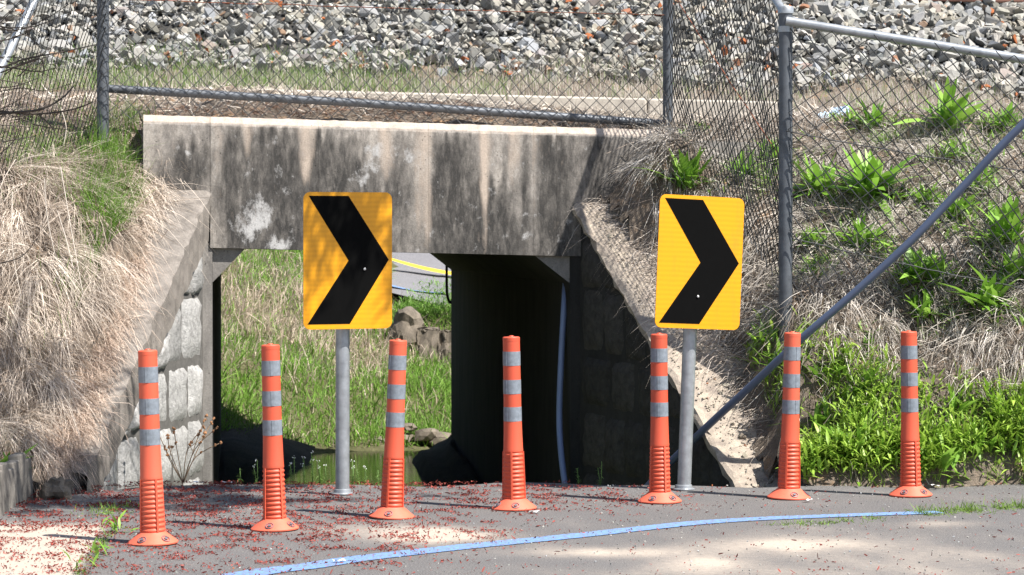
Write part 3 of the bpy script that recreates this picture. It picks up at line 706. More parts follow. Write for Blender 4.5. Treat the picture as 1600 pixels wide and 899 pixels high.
f1 = thing('chain_link_fence', 'galvanised chain-link fence standing along the top of the concrete lintel', 'fence', (BL + BR) / 2)
part('fence_post', tube('p', [BL - UP * .3, BL + UP * 1.75], .034, M['galv_dark'], 16), f1)
part('fence_post', tube('p', [BR - UP * .5, BR + UP * 1.8], .030, M['galv_dark'], 16), f1)
part('bottom_rail', tube('r', [U(170, 139, 14.38), U(560, 161, 14.58), U(940, 187, 14.85), U(1040, 194, 14.92)], .024, M['galv_dark'], 12), f1)
part('top_rail', tube('r', [BL + UP * 1.72, BR + UP * 1.72], .024, M['galv'], 12), f1)
part('chain_link_mesh', chain(BL + Vector((0, -.05, .10)), BR + Vector((0, -.05, .065)), 1.6, 1.62, bulge=.012, seed=1), f1)
part('tension_wire', wirepath(U(160, -2, 14.3), U(1045, 24, 14.84), .0026, M['rust'], .005, 1), f1)
ties = []
for k in range(9):
    c = U(215 + k * 92, 142 + k * 5.6, 14.4 + .06 * k); c.z = c.z + .0
    ties.append(([c + Vector((.0, -.028, -.02)), c + Vector((.006, -.032, .01)), c + Vector((.002, 0, .032))], .0022))
for t_ in ties: part('tie_wire', tubes('tie_wire', [t_], M['wire'], 5), f1)
f2 = thing('chain_link_fence', 'chain-link fence panel running steeply down from the lintel to the capped post', 'fence', (BR + FR) / 2)
part('top_rail', tube('r', [BR + UP * 1.72, Vector((FR.x, FR.y, FRT - .01))], .022, M['galv'], 12), f2)
part('chain_link_mesh', chain(FR + UP * .0, BR + UP * .1, 1.40, 1.62, pitch=.078, r=.0034, bulge=.03, seed=2), f2)
part('tension_wire', wirepath(FR + UP * .7, BR + UP * .9, .0026, M['rust'], .01, 2), f2)
f3 = thing('chain_link_fence', 'chain-link fence with a pale top rail sloping down across the weedy right bank', 'fence', (FR + RE) / 2)
post = part('fence_post', tube('p', [FR - UP * .5, Vector((FR.x, FR.y, FRT))], .036, M['galv_dark'], 18), f3)
cp = lathe('post_cap', [(.001, .0), (.041, .0), (.041, .028), (.036, .036), (.001, .038)], M['galv'], 20); cp.transform(Matrix.Translation((FR.x, FR.y, FRT - .005))); part('post_cap', cp, post)
band = lathe('clamp_band', [(.0385, 0), (.0385, .03), (.036, .03)], M['galv'], 20); band.transform(Matrix.Translation((FR.x, FR.y, FRT - .10))); part('clamp_band', band, post)
RT_ = Vector((RE.x, RE.y, U(1600, 91, 12.9).z - (RE.x - U(1600, 91, 12.9).x) * .19))
part('top_rail', tube('r', [Vector((FR.x, FR.y - .03, FRT - .045)), RT_], .0235, M['galv'], 16), f3)
part('fence_post', tube('p', [RE - UP * .3, RT_ + UP * .05], .036, M['galv_dark'], 16), f3)
part('chain_link_mesh', chain(FR + Vector((.02, -.045, .02)), RE + Vector((0, -.03, .0)), 1.375, RT_.z - RE.z, pitch=.086, r=.0037, bulge=.035, seed=3), f3)
part('barbed_wire', wirepath(U(1228, 205, 13.04), U(1660, 275, 12.8), .0030, M['wire'], .012, 3, 6), f3)
part('barbed_wire', wirepath(U(1238, 372, 13.04), U(1660, 462, 12.8), .0030, M['wire'], .012, 4, 6), f3)
f4 = thing('chain_link_fence', 'chain-link fence with a pale rail descending through the dry grass at far left', 'fence', (BL + LE) / 2)
part('top_rail', tube('r', [BL + UP * 1.70, U(55, 0, 13.75), U(0, 108, 13.35), U(-60, 225, 12.95)], .024, M['galv'], 14), f4)
part('chain_link_mesh', chain(LE + Vector((0, 0, .0)), BL + UP * .05, 1.45, 1.6, pitch=.078, bulge=.03, seed=4), f4)
part('fence_post', tube('p', [LE - UP * .4, LE + UP * 1.5], .034, M['galv_dark'], 14), f4)

# ------------------------------------------------------------------ delineator posts
def ring(k, r0, r1, z): return [(r0, z)]
def make_delineator():
    r = thing('delineator_post', 'x', 'delineator post', (0, 0, 0), 'orange delineator posts along the path edge')
    link('base_flange', lathe('base_flange', [(.090, 0), (.098, .001), (.099, .006), (.095, .010), (.062, .036), (.054, .043), (.051, .046), (.02, .046)], M['cap_o'], 40), r)
    fl = r.children[0]
    for a in (-55, -125, 90):
        c = lathe('bolt_cup', [(.0165, -.004), (.0175, .004), (.0150, .0045), (.0135, -.002), (.0075, -.002), (.0072, .006), (.001, .0065)], M['bolt'], 14)
        th = math.radians(a); link('bolt', c, fl, (.079 * math.cos(th), .079 * math.sin(th), .0215), Euler((0, math.radians(34), th), 'XYZ'))
    prof = [(.02, .040), (.048, .041)]
    for k in range(11):
        z = .047 + k * .0186; rr = .0466 - k * .00045
        prof += [(rr, z), (rr + .0028, z + .004), (rr + .0028, z + .0085), (rr - .001, z + .0135), (rr - .001, z + .0165)]
    prof += [(.0437, .2535), (.0437, .262), (.0428, .266), (.0395, .385), (.03, .386)]
    link('ribbed_sleeve', lathe('ribbed_sleeve', prof, M['orange'], 36), r)
    bars = []
    bm = bmesh.new()
    for a in (-70, -160, 20, 110):
        th = math.radians(a)
        m = Matrix.Rotation(th, 4, 'Z') @ Matrix.Translation((.0446, 0, .15)) @ Matrix.Rotation(math.radians(-1.6), 4, 'Y') @ Matrix.Diagonal((.011, .008, .205, 1))
        bmesh.ops.create_cube(bm, size=1, matrix=m)
    me = bpy.data.meshes.new('vertical_rib'); bm.to_mesh(me); bm.free(); me.materials.append(M['orange']); link('vertical_rib', me, r)
    rad = lambda z: .0392 - (z - .385) * .0055
    prof = [(.02, .384)] + [(rad(z), z) for z in (.385, .50, .69, .7375)] + [(.0378, .738), (.0378, .752), (.034, .756), (.012, .757), (.010, .761), (.001, .762)]
    link('tube_body', lathe('tube_body', prof, M['orange'], 36), r)
    for z0, z1 in ((.386, .449), (.506, .568), (.630, .692)):
        link('reflective_band', lathe('reflective_band', [(rad(z0) - .004, z0), (rad(z0) + .0011, z0), (rad(z1) + .0011, z1), (rad(z1) - .004, z1)], M['band'], 36), r)
        seam = box8('overlap_strip', [Vector((x, -rad(z0) - y, z)) for z in (z0 + .001, z1 - .001) for x, y in ((-.006, .0004), (.006, .0004), (.006, .0019), (-.006, .0019))], M['band'])
        seam.transform(Matrix.Rotation(math.radians(-14), 4, 'Z')); link('overlap_strip', seam, r.children[-1])
    return r
def copy_tree(o, parent=None):
    c = o.copy(); COL.objects.link(c); c.parent = parent
    for ch in o.children: copy_tree(ch, c)
    return c
dl = [(239, 849, -1.6, 'nearest orange delineator post, leftmost, in front of the pale stone wing wall'),
      (429.5, 827, -1.4, 'orange delineator post among red petals left of the shaded chevron sign'),
      (612, 808, 2.1, 'orange delineator post leaning right just right of the shaded chevron sign'),
      (803.5, 795, -1.0, 'orange delineator post standing before the black mouth of the underpass'),
      (1031, 784, -.3, 'orange delineator post directly left of the sunlit yellow chevron sign pole'),
      (1232.5, 778, 1.3, 'orange delineator post crossed behind by the sloping blue-grey pipe'),
      (1423, 774, -.7, 'farthest orange delineator post, rightmost, before lush green weeds')]
proto = make_delineator()
for i, (p, q, lean, l) in enumerate(dl):
    o = proto if i == 0 else copy_tree(proto)
    x, y = gnd(p, q + 1); o.location = (x, y, .002); o.rotation_euler = (0, math.radians(lean), math.radians((0, 17, 60, 100, -20, 35, 150)[i]))
    # lean is in the picture plane, spin about the post's own axis
    o.rotation_euler = (Matrix.Rotation(math.radians(lean), 3, 'Y') @ Matrix.Rotation(math.radians((12, 25, -42, -30, 8, 47, 5)[i]), 3, 'Z')).to_euler()
    o['label'] = l

# ------------------------------------------------------------------ chevron signs
def make_sign(px, py_base, sc, yaw, roll, w, h, centre, label, pole_top, dz=0):
    d = EYE * F / (py_base - HY); k = F / d
    base = Vector(((px - 800) / k, d, 0)); r = thing('chevron_sign', label, 'road sign', base, 'yellow chevron signs at the bend')
    tp = U(*pole_top, d) - base; tp2 = tp * (1 + .25 / tp.z)
    link('pole', tube('pole', [(0, 0, -.05), tp2], .0325, M['galv'], 20), r)
    link('pole_collar', lathe('pole_collar', [(.02, 0), (.052, .0), (.052, .005), (.042, .008), (.04, .022), (.033, .024)], M['galv'], 20), r, (0, 0, .003))
    bm = bmesh.new(); rad = .033; V = []
    for cx, cz, a0 in ((w / 2 - rad, h / 2 - rad, 0), (-w / 2 + rad, h / 2 - rad, 90), (-w / 2 + rad, -h / 2 + rad, 180), (w / 2 - rad, -h / 2 + rad, 270)):
        for j in range(7):
            a = math.radians(a0 + 15 * j); V.append((cx + rad * math.cos(a), 0, cz + rad * math.sin(a)))
    n = len(V); V2 = [(x, .004, z) for x, _, z in V]
    pl = pmesh('sign_panel', V + V2, [tuple(range(n)), tuple(range(2 * n - 1, n - 1, -1))] + [(i, i + n, (i + 1) % n + n, (i + 1) % n) for i in range(n)], M['sign'])
    pl.materials.append(M['signback']); pl.polygons[1].material_index = 1
    c = U(*centre, d) - base; c.y -= .075
    R = (Matrix.Rotation(math.radians(yaw), 3, 'Z') @ Matrix.Rotation(math.radians(roll), 3, 'Y')).to_euler()
    po = link('sign_panel', pl, r, c, R)
    ch = [(.058, .028), (.505, .028), (.962, .495), (.52, .963), (.045, .963), (.505, .50)]
    cv = [(w * (u - .5), -.0012, h * (.5 - v)) for u, v in ch]; cb = [(x, -.0002, z) for x, _, z in cv]
    link('chevron', pmesh('chevron', cv + cb, [(5, 2, 1, 0), (4, 3, 2, 5)] + [(i, (i + 1) % 6, (i + 1) % 6 + 6, i + 6) for i in range(6)], M['chev']), po)
    for bz in (.0 - .02, ) if sc else (-.16,):
        bo = lathe('bolt', [(.006, 0), (.006, .004), (.003, .006)], M['signback'], 10); bo.transform(Matrix.Rotation(math.radians(90), 4, 'X'))
        link('bolt', bo, po, (.08 if sc else -.005, -.002, bz - (.02 if sc else 0)))
    br = box8('bracket', [Vector((x, y, z)) for z in (-.02, .02) for x, y in ((-.05, .0045), (.05, .0045), (.05, .06), (-.05, .06))], M['galv']); link('bracket', br, po, (-.02, 0, .15)); link('bracket', br, po, (-.02, 0, -.15))
    return r
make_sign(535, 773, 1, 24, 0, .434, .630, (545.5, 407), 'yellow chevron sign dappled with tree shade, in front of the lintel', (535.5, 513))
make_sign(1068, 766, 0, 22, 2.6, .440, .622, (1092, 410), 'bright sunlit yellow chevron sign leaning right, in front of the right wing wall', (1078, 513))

# ------------------------------------------------------------------ pipes and cable
tag(link('conduit_pipe', tube('conduit_pipe', smooth_path([U(1850, -40, 12.0), U(1600, 193, 12.2), U(1500, 297, 12.3), U(1420, 380, 12.36), U(1330, 462, 12.44), U(1255, 527, 12.52), U(1180, 597, 12.68), U(1110, 662, 12.85), U(1075, 696, 12.98), U(1035, 735, 13.1), U(1000, 775, 13.2)], 6), [.0195] * 61, M['pipe'], 14)),
    'long blue-grey plastic pipe sloping down across the right bank into the creek', 'pipe')
tag(link('drain_pipe', tube('drain_pipe', smooth_path([U(884, 440, 14.75), U(882, 470, 14.6), U(877, 560, 14.55), U(874, 650, 14.5), U(877, 710, 14.4), U(884, 765, 14.3), U(890, 800, 14.3)], 6), .018, M['pipe_b'], 12)), 'thin blue hose hanging down the right side of the underpass mouth', 'pipe')
tag(link('hanging_cable', tube('hanging_cable', smooth_path([U(698, 380, 21.6), U(698, 440, 21.6), U(699, 462, 21.6), U(704, 473, 21.6), U(710, 462, 21.6), U(712, 440, 21.6), U(711, 380, 21.6)], 6), .0115, M['cable'], 8)), 'black cable hanging in a loop from the far end of the underpass', 'cable')

# ------------------------------------------------------------------ vegetation helpers
def blades(name, P, D, L, Wd, bend, cols, mat, prof=(1, .85, .55, .08), side=None):
    """curved ribbons: root P, direction D, length L, width Wd, bend = vector added with s^2"""
    n = len(P); ss = np.array([0, .36, .7, 1.0]); D = D / np.linalg.norm(D, axis=1)[:, None]
    if side is None:
        side = np.cross(D, rng.normal(size=(n, 3))); side /= np.linalg.norm(side, axis=1)[:, None] + 1e-9
    V = np.empty((n, 4, 2, 3)); 
    for i, s in enumerate(ss):
        c = P + D * (L * s)[:, None] + bend * (L * s * s)[:, None]
        w = (Wd * prof[i] * .5)[:, None] * side
        V[:, i, 0] = c - w; V[:, i, 1] = c + w
    b = np.arange(n) * 8; Q = np.concatenate([np.c_[b + 2 * k, b + 2 * k + 1, b + 2 * k + 3, b + 2 * k + 2] for k in range(3)])
    return npmesh(name, V.reshape(-1, 3), Q, mat, np.repeat(cols, 8, 0))
def normals(f, x, y):
    e = .02; n = np.stack([-(f(x + e, y) - f(x - e, y)) / (2 * e), -(f(x, y + e) - f(x, y - e)) / (2 * e), np.ones_like(x)], -1); return n / np.linalg.norm(n, axis=1)[:, None]
def pal(n, a, b, jit=.15):
    k = rng.random((n, 1)); return (np.array(a) * (1 - k) + np.array(b) * k) * rng.uniform(1 - jit, 1 + jit, (n, 1))
def sample(f, n, x0, x1, y0, y1, dens, corr=True):
    x, y = rng.uniform(x0, x1, n), rng.uniform(y0, y1, n); z = f(x, y); p, q = proj(np.c_[x, y, z])
    k = rng.random(n) < dens(p, q, x, y)
    if corr: k &= ~in_corr2(x, y)
    return np.c_[x, y, z][k], normals(f, x[k], y[k])
def in_corr2(x, y):
    s, t = inv(x, y); return (t > -.32) & (s > WL(t) - .25 - .02 * np.clip(t - .4, 0, 1)) & (s < WR(t) + .28)
def ell(p, q, cx, cy, rx, ry): return np.exp(-(((p - cx) / rx) ** 2 + ((q - cy) / ry) ** 2))
def stuff(name, me, label, cat):
    return tag(link(name, me), label, cat, kind='stuff')
PN = Noise(61, 1.1); PN2 = Noise(62, 3.0)
def unit(a): return a / (np.linalg.norm(a, axis=1)[:, None] + 1e-9)
DOWN = np.array([0, 0, -1.0])

# dry grass of the left bank
def dl_d(p, q, x, y): return np.where((p < 262) & (p > -160) & (q > 140), 1, 0) * (1 - .75 * ell(p, q, 165, 320, 45, 110)) * (1 - .55 * ell(p, q, 60, 300, 110, 90)) * np.where(q < 250, .5, 1) * np.clip(.6 + .55 * PN2(x, y) + .2 * PN(x, y), .06, 1)
P, Nn = sample(hgt, 60000, -3.4, -1.6, 12.1, 15.0, dl_d)
n = len(P); slope = np.c_[Nn[:, 0], Nn[:, 1], -np.hypot(Nn[:, 0], Nn[:, 1]) * .9]
D = Nn * rng.uniform(.25, 1.0, (n, 1)) + slope * rng.uniform(.2, 1.3, (n, 1)) + rng.normal(size=(n, 3)) * .42 + np.array([.15, 0, 0])
L = rng.uniform(.08, .30, n) * (1 + .5 * PN(P[:, 0], P[:, 1]).clip(-.6, 1))
stuff('dry_grass', blades('dry_grass', P - Nn * .01, D, L, rng.uniform(.0018, .0042, n), DOWN * rng.uniform(.25, .95, (n, 1)) + rng.normal(size=(n, 3)) * .18, pal(n, (.36, .285, .225), (.76, .66, .56), .22), M['vdry']), 'pale tan dry grass matted over the left bank', 'dry grass')
def dg_d(p, q, x, y): return np.clip(ell(p, q, 168, 325, 38, 85) * 1.4 + .3 * ell(p, q, 60, 260, 60, 40) + .25 * ell(p, q, 205, 190, 20, 30) + .12 * ell(p, q, 60, 520, 40, 50) + .3 * ell(p, q, 120, 450, 30, 40), 0, 1) * (p < 262)
P, Nn = sample(hgt, 40000, -3.0, -1.6, 12.1, 14.9, dg_d); n = len(P)
D = np.array([0, 0, 1.0]) + Nn * .5 + rng.normal(size=(n, 3)) * .28
stuff('green_grass', blades('green_grass', P, D, rng.uniform(.09, .26, n), rng.uniform(.002, .0042, n), DOWN * rng.uniform(.05, .5, (n, 1)) + rng.normal(size=(n, 3)) * .12, pal(n, (.10, .20, .03), (.21, .36, .06), .2), M['vgrass']), 'fresh green grass growing through dry grass on the left bank', 'grass')

# dry grass of the right bank
def dr_d(p, q, x, y):
    bare = .75 * ell(p, q, 1290, 205, 55, 25) + .6 * ell(p, q, 1440, 300, 90, 40) + .6 * ell(p, q, 1570, 230, 50, 40)
    return np.where((p > 890) & (p < 1760) & (q > 182) & (q < 640), 1, 0) * (1 - bare) * np.clip(.75 + .35 * PN2(x, y), .15, 1) * np.where(q > 520 + np.clip((p - 1180) * .22, 0, 110), .15, 1)
P, Nn = sample(hgt, 85000, .2, 3.6, 12.2, 15.3, dr_d); n = len(P)
slope = np.c_[Nn[:, 0], Nn[:, 1], -np.hypot(Nn[:, 0], Nn[:, 1]) * .9]
D = Nn * rng.uniform(.15, .9, (n, 1)) + slope * rng.uniform(0, 1.2, (n, 1)) + rng.normal(size=(n, 3)) * .55
stuff('dry_grass', blades('dry_grass', P - Nn * .008, D, rng.uniform(.06, .25, n), rng.uniform(.002, .0046, n), DOWN * rng.uniform(.1, .8, (n, 1)) + rng.normal(size=(n, 3)) * .22, pal(n, (.23, .20, .17), (.74, .68, .60), .25), M['vdry']), 'grey-tan dry grass matted over the right bank behind the fence', 'dry grass')
# strands hanging over the sandy coping of the shaded wing wall
ts = np.r_[rng.uniform(0, 1.15, 900), rng.uniform(.3, 1.9, 1500)]; P = np.array([CL(WR(t) + (rng.uniform(.12, .42) if i < 900 else rng.uniform(.27, .46)), t, CAPR(t) + .01) for i, t in enumerate(ts)]); n = len(P)
D = np.c_[rng.normal(-.75, .35, n), rng.normal(-.45, .4, n), rng.normal(.35, .25, n)]
stuff('hanging_straw', blades('hanging_straw', P, D, rng.uniform(.08, .3, n), rng.uniform(.0018, .0036, n), DOWN * rng.uniform(.4, 1.1, (n, 1)) + rng.normal(size=(n, 3)) * .1, pal(n, (.42, .35, .29), (.70, .62, .54), .15), M['vdry']), 'bleached straw hanging over the edge of the sandy coping', 'dry grass')
# strands over the left coping
ts = np.r_[rng.uniform(0, 1.9, 2600), rng.uniform(.55, 2.0, 4200), rng.uniform(1.5, 2.05, 1800)]; P = np.array([CL(WL(t) - .36 - .12 * max(0, 1 - t / .5) + abs(rng.normal(0, .06)) + min(.15 * t, .26) * rng.random(), t, CAPL(t) + .02) for t in ts]); n = len(P)
D = np.c_[rng.normal(.5, .35, n), rng.normal(-.75, .4, n), rng.normal(.25, .35, n)]
stuff('hanging_straw', blades('hanging_straw', P, D, rng.uniform(.08, .36, n) * (1 - .35 * np.clip(ts - .5, 0, 1)), rng.uniform(.0018, .0036, n), DOWN * rng.uniform(.4, 1.0, (n, 1)) + rng.normal(size=(n, 3)) * .12, pal(n, (.42, .31, .24), (.74, .61, .50), .15), M['vdry']), 'pale straw spilling over the sloping coping beside the sunlit stones', 'dry grass')

# bundles of longer straw with a common lie, on both banks
def bundles(name, x0, x1, y0, y1, dens, nb_, m, ln, lie, ca, cb, label):
    Pc, Nc = sample(hgt, nb_ * 12, x0, x1, y0, y1, dens); k = rng.permutation(len(Pc))[:nb_]; Pc, Nc = Pc[k], Nc[k]; q_ = len(Pc)
    base = Nc * rng.uniform(.25, .7, (q_, 1)) + np.c_[Nc[:, :2], -np.hypot(Nc[:, 0], Nc[:, 1])] * rng.uniform(.3, 1.1, (q_, 1)) + rng.normal(size=(q_, 3)) * .35 + np.array(lie)
    bc = pal(q_, ca, cb, .12); P = np.repeat(Pc, m, 0) + rng.normal(size=(q_ * m, 3)) * np.array([.025, .025, .008]); n = len(P)
    D = np.repeat(unit(base), m, 0) + rng.normal(size=(n, 3)) * .2
    stuff(name, blades(name, P, D, rng.uniform(*ln, n), rng.uniform(.002, .0042, n), DOWN * np.repeat(rng.uniform(.3, .9, (q_, 1)), m, 0) + rng.normal(size=(n, 3)) * .1, np.repeat(bc, m, 0) * rng.uniform(.8, 1.15, (n, 1)), M['vdry']), label, 'dry grass')
bundles('straw_bundles', -3.2, -1.6, 12.0, 14.3, lambda p, q, x, y: np.where((p < 255 - np.clip((q - 430) * .45, 0, 130)) & (p > -120) & (q > 250), 1, 0) * (1 - .9 * ell(p, q, 165, 320, 40, 90)), 330, 42, (.16, .42), (.12, -.2, .1), (.27, .215, .17), (.80, .71, .61), 'swept bundles of long pale straw hanging down the left bank')
bundles('straw_bundles', .5, 3.4, 12.6, 14.9, lambda p, q, x, y: np.where((p > 920) & (p < 1700) & (q > 200) & (q < 600), 1, 0) * np.where(q > 500 + np.clip((p - 1180) * .22, 0, 110), .0, 1), 420, 26, (.08, .24), (0, -.15, .15), (.28, .25, .215), (.80, .74, .67), 'tufts of bleached straw on the right bank behind the fence')
# grass strip and litter behind the fence
def gs_d(p, q, x, y): return np.where((y > 15.85) & (y < 16.75), 1, 0) * np.clip(.6 + .5 * PN(x * 1.3, y) + .55 * ell(p, q, 330, 120, 260, 60) + .5 * ell(p, q, 1150, 140, 60, 40), .03, 1)
P, Nn = sample(hgt, 36000, -4.2, 4.2, 15.8, 16.75, gs_d, False); n = len(P)
D = np.array([0, -.1, 1.0]) + rng.normal(size=(n, 3)) * .22; green = rng.random(n) < .33 + .27 * (P[:, 0] < -.6) - .2 * (P[:, 0] > 0)
c = np.where(green[:, None], pal(n, (.12, .22, .045), (.23, .36, .09), .2), pal(n, (.48, .43, .36), (.76, .70, .62), .2))
stuff('verge_grass', blades('verge_grass', P, D, rng.uniform(.04, .145, n), rng.uniform(.0022, .0042, n), DOWN * rng.uniform(0, .4, (n, 1)) + rng.normal(size=(n, 3)) * .12, c, M['vgrass']), 'sparse green and straw grass along the foot of the ballast', 'grass')
P, Nn = sample(hgt, 16000, -4.2, 4.2, 14.6, 15.65, lambda p, q, x, y: np.where(y > 14.55 + .1175 * (x + 1.66), .8, 0), False); n = len(P)
D = Nn * .25 + rng.normal(size=(n, 3)) * np.array([.9, .9, .3]); brown = rng.random(n) < .75 * (P[:, 1] < 15.05 + .05 * P[:, 0])
c = np.where(brown[:, None], pal(n, (.14, .09, .065), (.28, .18, .13), .25), pal(n, (.44, .38, .32), (.74, .67, .58), .2))
stuff('leaf_litter', blades('leaf_litter', P + np.array([0, 0, .01]), D, rng.uniform(.03, .10, n), rng.uniform(.003, .008, n), rng.normal(size=(n, 3)) * .25, c, M['vdry']), 'brown dead litter behind the fence on top of the lintel', 'leaf litter')

# leaves
def leaf_arrays(curl, wid):
    V, Q = [], []; rows = ((0, .12), (.2, .62), (.45, 1.0), (.72, .74), (1.0, .04))
    for s, w in rows:
        z = curl * s * s; V += [(s, -w * wid / 2, z + .10 * w * wid), (s, 0, z), (s, w * wid / 2, z + .10 * w * wid)]
    for i in range(len(rows) - 1):
        for j in range(2): Q.append((3 * i + j, 3 * i + j + 1, 3 * i + 4 + j, 3 * i + 3 + j))
    return np.array(V), np.array(Q)
LFA = [leaf_arrays(c, w) for c, w in ((-.25, .17), (-.5, .20), (-.1, .15), (-.75, .21))]
LF = [npmesh('leaf', v, q, M['leaf'], None, True) for v, q in LFA]
def leaves_mesh(name, P, az, el, L, cols, mat):
    V, Q, Cc = [], [], []; b = 0; w = rng.integers(0, len(LFA), len(P))
    for k, (v, q) in enumerate(LFA):
        ix = np.where(w == k)[0]
        if not len(ix): continue
        ca, sa, ce, se = np.cos(az[ix]), np.sin(az[ix]), np.cos(el[ix]), np.sin(el[ix]); Z = np.zeros_like(ca)
        R = np.stack([np.stack([ca * ce, -sa, -ca * se], -1), np.stack([sa * ce, ca, -sa * se], -1), np.stack([se, Z, ce], -1)], -2)
        vv = np.einsum('nij,mj->nmi', R, v) * L[ix][:, None, None] + P[ix][:, None]
        V.append(vv.reshape(-1, 3)); Q.append((q[None] + (b + np.arange(len(ix)) * len(v))[:, None, None]).reshape(-1, 4)); Cc.append(np.repeat(cols[ix], len(v), 0)); b += len(ix) * len(v)
    return npmesh(name, np.concatenate(V), np.concatenate(Q), mat, np.concatenate(Cc), True)
def ray_hit(px, py, d0=12.2, d1=17):
    d = np.arange(d0, d1, .02); x = (px - 800) / F * d; z = EYE + (HY - py) / F * d; h = hgt(x, d)
    k = np.argmax(h >= z); return Vector((x[k], d[k], h[k])) if h[k] >= z[k] else None
clumps = [(1363, 205, 44, 'below the ballast toe, beside the blue plastic scrap'), (1480, 205, 52, 'upper middle of the right bank behind the fence'), (1568, 205, 46, 'at the top right edge of the bank above the pipe'), (1278, 310, 46, 'just right of the capped fence post'),
          (1358, 315, 62, 'large, in the middle of the right bank left of the pipe'), (1492, 250, 30, 'small, under the upper barbed wire near the pipe'), (1448, 325, 40, 'touching the upper left side of the pipe'), (1497, 350, 42, 'right of the pipe on bare orange soil'),
          (1578, 385, 60, 'large, at the right edge below the upper barbed wire'), (1270, 388, 36, 'small, by the foot of the capped fence post'), (1418, 450, 50, 'below the pipe under the lower barbed wire'), (1460, 450, 44, 'under the lower barbed wire right of the pipe'),
          (1592, 440, 46, 'at the right edge just under the lower barbed wire'), (1068, 298, 46, 'above the sunlit chevron sign'), (1165, 280, 44, 'behind the steep side fence, right of the sunlit chevron sign'), (1440, 500, 40, 'low on the right bank above the rightmost delineator'),
          (1545, 490, 52, 'low on the right bank near the right edge'), (1205, 255, 34, 'left of the capped fence post near the top'), (1350, 390, 36, 'left of the pipe at mid height'), (1530, 300, 34, 'right of the pipe, upper part of the bank')]
def clump(px, py, size, where, name='leafy_weed', d=None, group='leafy weeds on the right bank', nl=None, word='bright green leafy weed '):
    p = d or ray_hit(px, py)
    if p is None: return
    r = thing(name, word + where, 'weed', p, group, (random.uniform(-.2, .2), random.uniform(-.25, .25), random.uniform(0, 6))); h = size * 1.3 / F * p.y
    nl = int((nl or 15 + size * .25) * 1.5 * random.uniform(.6, 1.4)); h *= random.uniform(.75, 1.2)
    for k in range(nl):
        az = k * 2.4 + random.uniform(-.4, .4); el = math.radians(random.choice((82, 74, 66, 55, 40, 25)) + random.uniform(-10, 10))
        Lf = h * random.uniform(.55, 1.05); sc = (Lf, Lf * random.uniform(.85, 1.5), Lf)
        link('leaf', LF[k % 4], r, (random.gauss(0, .03), random.gauss(0, .03), random.uniform(-.01, .03)), Euler((random.uniform(-.3, .3), -el, az), 'XYZ'), sc)
for c in clumps: clump(*c)
# lush bed of weeds in front of the fence
def bed_d(p, q, x, y):
    up = np.interp(p, [1150, 1180, 1260, 1400, 1480, 1600, 1800], [560, 515, 525, 590, 610, 640, 650]); left = np.interp(q, [500, 560, 640, 700, 760], [1150, 1165, 1200, 1235, 1250])
    return np.where((q > up) & (p > left) & (q < 768) & (p < 1800), 1, 0) * np.clip(.62 + .6 * PN2(x, y), .04, 1)
P, Nn = sample(hgt, 24000, .9, 3.4, 12.25, 13.4, bed_d); n = len(P)
hl = .55 + .45 * sstep(700, 640, proj(P)[1])
xe = rng.uniform(1.36, 2.7, 6500); ye = edge_y(xe) + np.abs(rng.normal(.02, .06, 6500)); ke = rng.random(6500) < np.clip(.75 + .4 * PN2(xe, ye), .3, 1)
Pe = np.c_[xe, ye, hgt(xe, ye)][ke]; P = np.r_[P, Pe]; n = len(P)
stuff('weed_bed', leaves_mesh('weed_bed', P + np.c_[rng.normal(0, .02, n), rng.normal(0, .02, n), rng.uniform(0, .12, n)], rng.uniform(0, 6.28, n), np.radians(rng.uniform(15, 86, n)), rng.uniform(.022, .09, n), pal(n, (.17, .31, .03), (.42, .58, .10), .25), M['vleaf']), 'lush bright green weeds filling the foot of the right bank', 'weeds')
bedpl = [(1215, 585, 46, 'left end of the lush bed under the pipe'), (1290, 600, 42, 'top of the lush bed right of the sixth delineator'), (1350, 620, 46, 'between the two right-hand delineators, upper row'), (1280, 690, 56, 'beside the base of the delineator crossed by the pipe'), (1330, 720, 60, 'by the path edge between the two right-hand delineators'), (1385, 735, 52, 'close left of the rightmost delineator base'), (1475, 735, 66, 'by the path edge right of the rightmost delineator'), (1530, 720, 66, 'by the path edge near the right border'), (1585, 715, 62, 'at the right border by the path edge'), (1500, 660, 46, 'upper part of the lush bed at right'), (1560, 650, 46, 'top of the lush bed at the right border'), (1270, 745, 44, 'at the path edge by the delineator crossed by the pipe'), (1200, 540, 40, 'under the lower right corner of the sunlit chevron sign')]
for c in bedpl: clump(c[0], c[1], c[2] * .78, c[3], nl=15, group='leafy weeds in the lush bed', word='tall green leafy weed ')

